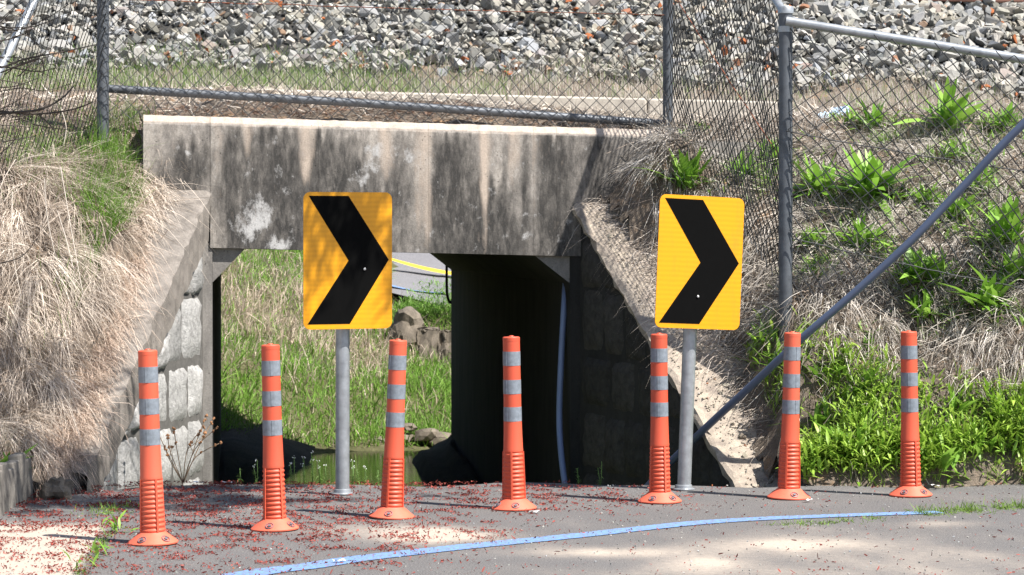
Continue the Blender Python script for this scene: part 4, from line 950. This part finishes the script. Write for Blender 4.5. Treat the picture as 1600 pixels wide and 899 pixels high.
P, Nn = sample(hgt, 9000, .5, 3.6, 12.5, 15.1, lambda p, q, x, y: np.where((p > 930) & (p < 1760) & (q > 185) & (q < 620), .6, 0)); n = len(P)
D = Nn * .5 + rng.normal(size=(n, 3)) * .8
stuff('dead_vines', blades('dead_vines', P, D, rng.uniform(.08, .3, n), rng.uniform(.003, .006, n), DOWN * rng.uniform(.3, .9, (n, 1)) + rng.normal(size=(n, 3)) * .35, pal(n, (.075, .06, .05), (.26, .21, .17), .2), M['vdry'], (1, .9, .8, .5)), 'dark tangled dead stems and vines on the right bank', 'dead stems')
for x0_, x1_, y0_, y1_, f_, l_ in ((.5, 3.5, 12.5, 15, lambda p, q, x, y: np.where((p > 930) & (q > 185) & (q < 640), .5, 0), 'dead brown leaves lying among the straw of the right bank'), (-3.2, -1.6, 11.9, 14.6, lambda p, q, x, y: np.where((p < 250) & (q > 200), .45, 0), 'dead brown leaves and broken stalks on the left bank')):
    P, Nn = sample(hgt, 5000, x0_, x1_, y0_, y1_, f_); n = len(P)
    stuff('leaf_litter', blades('leaf_litter', P + Nn * .03, Nn * .2 + rng.normal(size=(n, 3)) * .8, rng.uniform(.02, .08, n), rng.uniform(.005, .014, n), rng.normal(size=(n, 3)) * .35, pal(n, (.13, .09, .06), (.45, .36, .28), .25), M['vdry'], (.4, 1, .8, .2)), l_, 'leaf litter')
PN3 = Noise(64, 2.2)
P, Nn = sample(hgt, 26000, .7, 3.4, 12.6, 15.0, lambda p, q, x, y: np.where((p > 1040) & (p < 1720) & (q > 190) & (q < 620), 1, 0) * np.clip(sstep(.75, 1.5, PN3(x, y) + .5 * sstep(1200, 1600, p) * sstep(250, 450, q)) + .55 * sum(ell(p, q, c[0] + 14, c[1] + 4, 38, 24) for c in clumps), 0, 1)); n = len(P)
stuff('small_weeds', leaves_mesh('small_weeds', P + np.array([0, 0, .01]), rng.uniform(0, 6.28, n), np.radians(rng.uniform(20, 85, n)), rng.uniform(.03, .085, n), pal(n, (.12, .25, .03), (.29, .48, .08), .2), M['vleaf']), 'scattered small green weeds among the straw of the right bank', 'weeds')
P, Nn = sample(hgt, 16000, .9, 3.4, 12.2, 13.4, bed_d); n = len(P)
stuff('bed_grass', blades('bed_grass', P, np.array([0, -.15, 1.0]) + rng.normal(size=(n, 3)) * .4, rng.uniform(.05, .17, n), rng.uniform(.002, .0055, n), DOWN * rng.uniform(0, .6, (n, 1)) + rng.normal(size=(n, 3)) * .15, np.where(rng.random((n, 1)) < .12, pal(n, (.45, .40, .28), (.66, .6, .48)), pal(n, (.15, .28, .03), (.36, .52, .10), .2)), M['vgrass']), 'fine bright grass growing through the weeds of the right bank foot', 'grass')
# far bank vegetation seen through the opening
def fdens(p, q, x, y): return np.where((p > 300) & (p < 720) & (q > 380) & (q < 700) & ~((p > 608) & (q < 485)), 1, 0)
P, Nn = sample(fhgt, 60000, -5, .6, 21.8, 31, fdens, False); n = len(P); p, q = proj(P)
dryk = np.clip(1.1 * ell(p, q, 440, 500, 120, 60) + 1.0 * ell(p, q, 570, 560, 60, 40) + .7 * ell(p, q, 345, 430, 30, 60) - .02 + .25 * PN(x := P[:, 0], P[:, 1]), .03, .75) * (1 - .8 * ell(p, q, 520, 640, 160, 45))
dry = rng.random(n) < dryk
D = np.array([0, 0, 1.0]) + Nn * .3 + rng.normal(size=(n, 3)) * .4; c = np.where(dry[:, None], pal(n, (.36, .28, .20), (.66, .56, .45), .2), pal(n, (.11, .23, .03), (.25, .42, .07), .2))
stuff('far_grass', blades('far_grass', P, D, rng.uniform(.08, .26, n) * np.where(dry, 1.2, 1), rng.uniform(.006, .012, n), DOWN * rng.uniform(.05, .7, (n, 1)) + rng.normal(size=(n, 3)) * .15, c, M['vgrass']), 'mixed green and dry grass on the far bank seen through the underpass', 'grass')
def blob(name, c, r, sub=3, seed=0, rough=.18, mat=None, flat=False):
    bm = bmesh.new(); bmesh.ops.create_icosphere(bm, subdivisions=sub, radius=1); nz = Noise(seed + 90, .5, 10, 3); nf = Noise(seed + 91, 1.6, 10, 3)
    for v in bm.verts:
        k = 1 + rough * float(nz(*v.co)) + rough * .35 * float(nf(*v.co)); v.co = Vector((v.co.x * r[0] * k, v.co.y * r[1] * k, v.co.z * r[2] * k)) 
    me = bpy.data.meshes.new(name); bm.to_mesh(me); bm.free(); me.materials.append(mat or M['rock'])
    return link(name, me, None, c)
tag(blob('boulder', U(634, 515, 26.1), (.17, .2, .22), 3, 1), 'pale angular boulder beyond the underpass, beside the shaded chevron sign', 'rock')
le = thing('stone_ledge', 'rough low stone ledge below the green bush beyond the underpass', 'ledge', U(690, 575, 26))
for k, (a, b_, t_, m_) in enumerate(((648, 690, 512, 578), (688, 730, 516, 580), (728, 800, 510, 580))):
    P8 = [U(a, m_, 25.9), U(b_, m_, 25.9), U(b_, m_ - 4, 26.6), U(a, m_ - 4, 26.6), U(a + 3, t_, 26.0), U(b_ - 2, t_ + 2, 26.0), U(b_, t_, 26.7), U(a, t_, 26.7)]
    me = box8('stone', P8, M['rock'], .03); bm = bmesh.new(); bm.from_mesh(me); bmesh.ops.subdivide_edges(bm, edges=bm.edges[:], cuts=3, use_grid_fill=True)
    for v in bm.verts: v.co += Vector([random.uniform(-.018, .018) for _ in range(3)])
    bm.to_mesh(me); bm.free(); part('stone', me, le)
for k, (p_, q_, s_) in enumerate(((592, 690, .08), (625, 686, .11), (668, 680, .12), (640, 668, .07), (560, 692, .07), (690, 690, .13), (520, 700, .06))):
    tag(blob('shore_rock', U(p_, q_, 23.15), (s_, s_ * .8, s_ * .55), 2, 10 + k, .2), ('small pale rock at the water edge left of the third delineator', 'flat brown rock at the far water edge right of the third delineator', 'brown rock on the far shore under the stone ledge', 'little rock above the far shore under the stone ledge', 'small rock at the water edge right of the shaded sign pole', 'dark rock on the far shore beside the black tunnel wall', 'small rock at the water edge left of the shaded sign pole')[k], 'rock', 'rocks on the far shore')
bush = thing('low_bush', 'low bright green bush on the ledge beside the far road', 'bush', (*on_far(675, 500), fz(*on_far(675, 500))))
n = 1500; a, r_ = rng.uniform(0, 6.28, n), np.sqrt(rng.random(n)); P = np.c_[np.cos(a) * r_ * .42 + .05, np.sin(a) * r_ * .3, .04 + .34 * rng.random(n) * (1.1 - r_ ** 2) + .05 * r_ * rng.random(n)] 
link('foliage', leaves_mesh('foliage', P, rng.uniform(0, 6.28, n), np.radians(rng.uniform(-20, 70, n)), rng.uniform(.03, .075, n), pal(n, (.10, .22, .03), (.22, .38, .07), .2), M['vleaf']), bush)
link('stem', tubes('stem', [([(0, 0, -.06), (math.cos(k) * .12, math.sin(k) * .12, .12)], .006) for k in range(7)], M['stem'], 5), bush)

# small flowering weeds along the path edge
fl = [(403, 757, 34), (455, 757, 30), (461, 756, 40), (478, 757, 40), (492, 757, 50), (503, 757, 36), (512, 757, 28), (552, 757, 36), (563, 757, 22), (575, 757, 26), (592, 757, 22), (377, 756, 20), (903, 757, 22), (936, 757, 34), (1243, 757, 30)]
FW = ['flowering weed at the asphalt edge left of the shaded sign, beside the second delineator', 'short flowering weed left of the shaded sign pole, first of its cluster', 'flowering weed in the cluster left of the shaded sign pole, by the shortest one', 'flowering weed in the middle of the cluster left of the shaded sign pole', 'tallest white flowering weed left of the shaded sign pole', 'flowering weed right of the tallest one, near the shaded sign pole', 'low flowering weed nearest the left side of the shaded sign pole', 'white flowering weed just right of the shaded sign pole', 'low white flower second to the right of the shaded sign pole', 'small flowering weed midway between shaded sign pole and third delineator', 'small flowering weed touching the left of the third delineator', 'tiny weed left of the second delineator at the asphalt edge', 'tiny green weed before the dark wing wall, the shorter of the pair', 'green budding weed before the dark wing wall, the taller of the pair', 'thin weed at the asphalt edge by the delineator crossed by the pipe']
for (p_, q_, hpx), l_ in zip(fl, FW):
    x, y = (p_ - 800) / F * 12.52, 0; x = (p_ - 800) / F * 12.5; y = float(edge_y(np.array([x]))[0]) + .025
    h = hpx / F * y; r = thing('flowering_weed', l_, 'weed', (x, y, -.03), 'small weeds along the asphalt edge'); h += .03
    sp = []; nstem = 2 if hpx > 30 else 1; tips = []
    for k in range(nstem):
        a = random.uniform(0, 6.28); tip = Vector((math.cos(a) * .018 * k + random.uniform(-.008, .008), math.sin(a) * .015, h * (1 - .2 * k))); tips.append(tip)
        sp.append(([(0, 0, 0), tip * .5 + Vector((.003, 0, 0)), tip], .0016))
    link('stem', tubes('stem', sp, M['stem'], 5), r)
    m = 44; k = rng.integers(0, nstem, m); f_ = rng.uniform(.15, .97, m); tp = np.array([tips[i] for i in k])
    link('foliage', leaves_mesh('foliage', tp * f_[:, None], rng.uniform(0, 6.28, m), np.radians(rng.uniform(0, 60, m)), rng.uniform(.010, .026, m) * (1.15 - .5 * f_), pal(m, (.15, .26, .05), (.26, .42, .12), .2), M['vleaf']), r)
    if hpx > 24 and not 890 < p_ < 940:
        bm = bmesh.new()
        for tip in tips:
            for _ in range(5): bmesh.ops.create_icosphere(bm, subdivisions=1, radius=random.uniform(.0017, .003), matrix=Matrix.Translation(tip + Vector((random.uniform(-.009, .009), random.uniform(-.007, .007), random.uniform(-.008, .006)))))
        me = bpy.data.meshes.new('flower'); bm.to_mesh(me); bm.free(); me.materials.append(M['flower']); link('flower', me, r)

# dried seed-head weed before the sunlit stones
r = thing('dried_weed', 'dried brown weed with seed heads at the foot of the sunlit stone wall', 'weed', (U(285, 752, 12.55).x, 12.58, -.02)); lst = []; heads = []
for k in range(9):
    a = random.uniform(-1.1, 1.1); tip = Vector((math.sin(a) * .22 * random.uniform(.5, 1), random.uniform(-.05, .08), random.uniform(.12, .36))); mid = tip * .5 + Vector((random.uniform(-.03, .03), 0, .03))
    pts = smooth_path([(0, 0, 0), mid, tip], 4); lst.append((pts, .0022)); heads += [pts[-1], pts[-2], pts[-4]]
    if k % 2: b_ = mid + Vector((random.uniform(-.08, .08), 0, .06)); lst.append(([mid, b_], .0016)); heads.append(b_)
link('stem', tubes('stem', lst, M['drystem'], 5), r)
M['seed'] = plain('brown_seed', (.34, .17, .08), .9, .3, 60)
for h_ in heads:
    bm = bmesh.new()
    for _ in range(4): bmesh.ops.create_icosphere(bm, subdivisions=1, radius=random.uniform(.005, .007), matrix=Matrix.Translation(Vector([random.uniform(-.005, .005) for _ in range(3)])))
    me = bpy.data.meshes.new('seed_head'); bm.to_mesh(me); bm.free(); me.materials.append(M['seed']); link('seed_head', me, r, h_)

# weeds in the cracks of the road
def crack(pts, n, wid, hmax, name, label):
    P = []; G = [gnd(*p) for p in pts]
    for _ in range(n):
        k = random.randrange(len(G) - 1); f = random.random(); P.append((G[k][0] * (1 - f) + G[k + 1][0] * f + random.gauss(0, wid), G[k][1] * (1 - f) + G[k + 1][1] * f + random.gauss(0, wid * 1.6), 0))
    P = np.array(P); dens = np.clip(.5 + .8 * dn2(P[:, 0] * 1.5, P[:, 1] * 1.5), 0, 1); P = P[rng.random(n) < dens]; n = len(P)
    D = np.array([0, 0, .8]) + rng.normal(size=(n, 3)) * .6; D[:, 2] = np.abs(D[:, 2])
    return stuff(name, blades(name, P, D, rng.uniform(.012, hmax, n), rng.uniform(.002, .0045, n), DOWN * rng.uniform(0, .5, (n, 1)), pal(n, (.11, .19, .03), (.22, .34, .07), .25), M['vgrass']), label, 'grass')
crack([(1215, 822), (1290, 818), (1370, 810)], 500, .035, .035, 'crack_grass', 'thin grass in the road seam below the blue line at right')
crack([(1430, 804), (1500, 799), (1560, 796), (1620, 790)], 1300, .04, .07, 'crack_grass', 'tuft of grass over the end of the blue line at right')
crack([(125, 899), (140, 880), (160, 850), (178, 825)], 420, .014, .04, 'crack_grass', 'weeds in the seam between sandy ground and asphalt at lower left')
crack([(150, 805), (180, 798), (210, 795)], 500, .06, .05, 'crack_grass', 'small green tuft left of the nearest delineator')
for p_, q_, s_, w_ in ((180, 832, 16, 'single leafy sprout in the seam left of the nearest delineator'), (150, 868, 22, 'leafy sprout lower in the seam by the sandy ground'), (130, 893, 18, 'leafy sprout at the bottom left edge of the seam')):
    x, y = gnd(p_, q_); clump(0, 0, s_ * 1.3, w_, 'sprout', Vector((x, y, 0)), 'sprouts in the seam at lower left', 9, '')
# fallen red maple flowers
n = 150000; X = rng.uniform(-2.6, 3, n); Y = rng.uniform(8.8, 12.45, n); p = 800 + F * X / Y; q = HY + F * EYE / Y
den = 1.0 * sstep(900, 500, p) * sstep(870, 800, q) + .8 * ell(p, q, 130, 850, 250, 60) + .55 * ell(p, q, 880, 775, 150, 22) + .35 * ell(p, q, 480, 850, 220, 40) + .022
den *= np.clip(.6 + .6 * dn2(X * 1.2, Y * 1.2) + .25 * dn(X, Y), .06, 1)
den *= np.where(Y < edge_y(X) - .01, 1, 0); k = rng.random(n) < np.clip((den * 1.9 + .5 * (p < 760) * (Y > edge_y(X) - .22)) * np.clip(.4 + 1.2 * Noise(77, 4.5)(X, Y * .7), .1, 2.5), 0, 1); X, Y = X[k], Y[k]; n = len(X)
P = np.c_[X, Y, np.full(n, .004)]; D = np.c_[rng.normal(size=(n, 2)), rng.uniform(.02, .5, n)]
stuff('fallen_petals', blades('fallen_petals', P, D, rng.lognormal(math.log(.008), .4, n).clip(.004, .02), rng.uniform(.003, .0065, n), rng.normal(size=(n, 3)) * .25, pal(n, (.13, .022, .02), (.33, .07, .05), .3), M['petal'], (.5, 1, .9, .4)), 'fallen dark red maple flowers scattered over the asphalt', 'fallen flowers')
# grit on the asphalt and the sandy coping
n = 1500; X = rng.uniform(-2.5, 2.9, n); Y = rng.uniform(9, 12.3, n); P = np.c_[X, Y, np.full(n, .003)]
stuff('road_grit', rocks('road_grit', P, rng.uniform(.0025, .0065, n), rotm(n, rng), STC[rng.choice(len(STC), n, p=STP)], M['vstone']), 'fine grit scattered on the asphalt', 'grit')
n = 1600; t_ = rng.uniform(.0, 2.0, n); w_ = rng.uniform(.0, .45, n); P = np.array([CL(WR(a) + b, a, CAPR(a) + .004) for a, b in zip(t_, w_)])
stuff('coping_gravel', rocks('coping_gravel', P, rng.uniform(.003, .011, n) * np.where(rng.random(n) < .06, 2.2, 1), rotm(n, rng), STC[rng.choice(len(STC), n, p=STP)] * np.array([1, .9, .78]), M['vstone']), 'gravel and crumbs of soil on the sandy coping', 'gravel')
for k, (p_, q_, s_, l_) in enumerate(((965, 342, .03, 'grey pebble near the top of the sandy coping'), (992, 374, .026, 'dark pebble on the coping left of the sunlit chevron sign'), (1160, 687, .022, 'pale pebble low on the sandy coping by the pipe'))):
    # on the coping plane
    best = min(((t, w) for t in np.linspace(0, 2, 120) for w in np.linspace(0, .4, 20)), key=lambda a: (lambda pq: (pq[0][0] - p_) ** 2 + (pq[1][0] - q_) ** 2)(proj(np.array([CL(WR(a[0]) + a[1], a[0], CAPR(a[0]))]))))
    c_ = CL(WR(best[0]) + best[1], best[0], CAPR(best[0]) + s_ * .3); tag(blob('pebble', c_, (s_, s_ * .8, s_ * .6), 2, 30 + k, .15), l_, 'pebble')

# ------------------------------------------------------------------ small things
bl_ = tag(blob('boulder', U(86, 766, 11.7), (.06, .07, .075), 3, 44, .3), 'rough pale boulder between the timber edging and the dry bank', 'rock')
tw = thing('timber_edging', 'weathered grey timber edging of upright boards at lower left', 'retaining wall', U(20, 810, 11.2) * 1.0)
for k in range(7):
    d0 = 10.75 + k * .16; x0 = (5 + k * 9 - 800) / F * d0 - .045; top = .17 + .02 * (k % 3)
    P8 = [Vector((x0 - .05, d0, -.1)), Vector((x0, d0, -.1)), Vector((x0 + .004, d0 + .145, -.1)), Vector((x0 - .046, d0 + .145, -.1))]; P8 += [v + Vector((-.015, 0, .1 + top)) for v in P8]
    part('board', box8('board', P8, M['timber'], .006), tw)
# crumpled blue plastic scrap
me = bpy.data.meshes.new('plastic_sheet'); bm = bmesh.new(); bmesh.ops.create_grid(bm, x_segments=14, y_segments=7, size=.5)
pc = ray_hit(1302, 186) or U(1302, 186, 14.8)
for v in bm.verts:
    a, b_ = v.co.x, v.co.y; w_ = U(1302 + a * 48, 186 - a * 14, pc.y); v.co = Vector((w_.x - pc.x + b_ * .01, b_ * .10 + random.uniform(-.012, .012), w_.z - pc.z + b_ * .05 + random.uniform(-.012, .014)))
bm.to_mesh(me); bm.free(); me.materials.append(M['plastic']); tag(link('plastic_sheet', me, None, pc + Vector((0, -.02, .03))), 'crumpled pale blue plastic scrap near the top of the right bank', 'litter')
for p_, q_, l_ in ((835, 803, 'white paper scrap near the fourth delineator base'), (1262, 767 + 18, 'small white scrap on asphalt between the right-hand delineators'), (1462, 762, 'white scrap by the rightmost delineator at the weed edge'), (310, 757, 'white scrap at the asphalt edge below the stone wall'), (530, 880, 'pinkish white scrap on the blue line'), (355, 757.5, 'pale scrap at the asphalt edge left of the tunnel water')):
    x, y = gnd(p_, q_); me = bpy.data.meshes.new('paper_scrap'); bm = bmesh.new(); bmesh.ops.create_grid(bm, x_segments=3, y_segments=2, size=.5)
    for v in bm.verts: v.co = Vector((v.co.x * .045, v.co.y * .022, random.uniform(.004, .014)))
    bm.to_mesh(me); bm.free(); me.materials.append(M['scrap']); tag(link('paper_scrap', me, None, (x, y, .003), (0, 0, random.uniform(-.6, .6))), l_, 'litter', 'white scraps on the asphalt')

# ------------------------------------------------------------------ maple tree arching over from the left, bare twigs reaching in
tr = thing('maple_tree', 'dark barked tree at the left edge with thin bare twigs reaching in', 'tree', (-2.95, 11.0, 0))
tb = Vector((-2.95, 11.0, 0)); rt = random.Random(5)
trunk = smooth_path([Vector((0, 0, -.1)), Vector((.15, 0, .9)), Vector((.50, .0, 1.9)), Vector((.75, 0, 2.7)), Vector((1.0, -.05, 3.6))], 6)
link('trunk', tube('trunk', trunk, list(np.linspace(.13, .07, len(trunk))), M['bark'], 12), tr)
limbs, tips = [], []
def grow(p, d, L, r, depth):
    pts = [p]; n_ = 5
    for i in range(n_):
        d = (d + Vector((rt.uniform(-.22, .22), rt.uniform(-.22, .22), rt.uniform(-.12, .16)))).normalized(); pts.append(pts[-1] + d * L / n_)
    limbs.append((pts, [r * (1 - .55 * i / n_) for i in range(n_ + 1)])); tips.extend(pts[2:])
    if depth:
        for k in range(3):
            q_ = pts[2 + k]; nd = (d + Vector((rt.uniform(-.9, .9), rt.uniform(-.9, .9), rt.uniform(-.3, .5)))).normalized(); grow(q_, nd, L * rt.uniform(.5, .7), r * .5, depth - 1)
for i, (tx, ty, tz) in enumerate(((3.5, -.15, 4.0), (3.4, -.8, 4.0), (3.9, -1.3, 4.2), (2.9, -.9, 4.5), (1.6, -.6, 5.2))):
    p0 = trunk[-1 - i * 2]; v = Vector((tx, ty, tz)) - p0; grow(p0, v.normalized(), v.length, .035, 2)
limbs = [l for l in limbs if min(p.z for p in l[0]) > 2.55]
link('branch', tubes('branch', limbs, M['bark'], 5), tr)
P = []
for cx, cy, cz, sx, sy, m in ((3.52, -.10, 4.0, .24, .09, 26), (3.75, -.95, 4.0, .28, .22, 34), (3.05, -.85, 4.05, .34, .26, 34), (2.5, -.6, 4.3, .35, .3, 26), (3.3, -.5, 4.5, .3, .3, 10)):
    for _ in range(m):
        c_ = np.array([cx + rng.normal() * sx, cy + rng.normal() * sy, cz + rng.normal() * .12]); P.append(c_ + rng.normal(size=(60, 3)) * .06)
P = np.concatenate(P); n = len(P)
link('foliage', leaves_mesh('foliage', P, rng.uniform(0, 6.28, n), np.radians(rng.uniform(-50, 40, n)), rng.uniform(.05, .10, n), pal(n, (.10, .12, .03), (.25, .09, .05), .2), M['vleaf']), tr)
# bare twigs inside the frame
tw_l = []
def twig(pts, r):
    P = smooth_path([U(*p) - tb for p in pts], 6); tw_l.append((P, list(np.linspace(r, r * .35, len(P)))))
twig([(-60, 110, 11.0), (0, 106, 11.1), (40, 92, 11.2), (95, 82, 11.3), (150, 70, 11.4)], .006)
twig([(-60, 190, 11.2), (0, 178, 11.3), (60, 172, 11.35), (95, 155, 11.4), (115, 135, 11.45)], .008)
twig([(-60, 165, 11.2), (10, 175, 11.4), (60, 178, 11.4), (110, 172, 11.5), (145, 160, 11.5)], .007)
twig([(-40, 70, 11.0), (20, 60, 11.1), (60, 40, 11.2)], .004); twig([(-40, 30, 11.0), (20, 48, 11.1), (70, 30, 11.2), (110, 5, 11.2)], .004)
twig([(20, 106, 11.15), (60, 92, 11.2), (68, 105, 11.2), (66, 118, 11.2)], .005); twig([(-30, 100, 11.1), (30, 108, 11.2), (60, 112, 11.3), (90, 106, 11.3)], .004)
twig([(-40, 270, 11.2), (10, 232, 11.3), (30, 200, 11.3), (30, 130, 11.3)], .0035); twig([(-40, 420, 11.3), (0, 412, 11.35), (35, 400, 11.4), (58, 372, 11.4)], .004)
for _ in range(26):
    a_, b_, d_ = rt.uniform(-40, 60), rt.uniform(20, 240), rt.uniform(11.1, 12.2); v_ = rt.uniform(-.9, .5); l_ = rt.uniform(40, 95)
    twig([(a_, b_, d_), (a_ + l_ * .5, b_ + v_ * l_ * .5 + rt.uniform(-8, 8), d_), (a_ + l_, b_ + v_ * l_ + rt.uniform(-14, 14), d_ + .1)], rt.uniform(.0022, .004))
twig([(60, 178, 11.4), (80, 198, 11.4), (88, 212, 11.4)], .004); twig([(40, 180, 11.4), (38, 205, 11.4)], .003); twig([(-30, 150, 11.1), (30, 138, 11.2), (70, 142, 11.2), (120, 128, 11.3)], .003)
for t_ in tw_l: link('twig', tubes('twig', [t_], M['bark'], 5), tr)
# pale upright dead stalks on the left bank
st = []
for (a, b_) in (((100, 262, 13.3), (135, 460, 12.9)), ((25, 300, 13.2), (40, 470, 12.8)), ((95, 330, 13.2), (120, 420, 12.9)), ((100, 170, 13.9), (104, 230, 13.8)), ((30, 250, 13.3), (0, 330, 13.1)), ((75, 280, 13.2), (92, 400, 13.0))):
    A, B = U(*a), U(*b_); st.append((smooth_path([B + Vector((0, -.1, 0)), (A + B) / 2 + Vector((random.uniform(-.03, .03), -.12, 0)), A + Vector((0, -.1, 0))], 5), .0022))
stuff('dead_stalks', tubes('dead_stalks', st, plain('pale_dead_stalk', (.46, .41, .35), .8, .15, 30), 5), 'pale bare dead stalks standing in the left bank', 'dead stalks')
# broad leaved plant at the left edge
x, y = gnd(8, 800); clump(0, 0, 60, 'green leafy plant behind the timber edging at the left border', 'leafy_plant', U(12, 745, 11.9), None, 16, '')
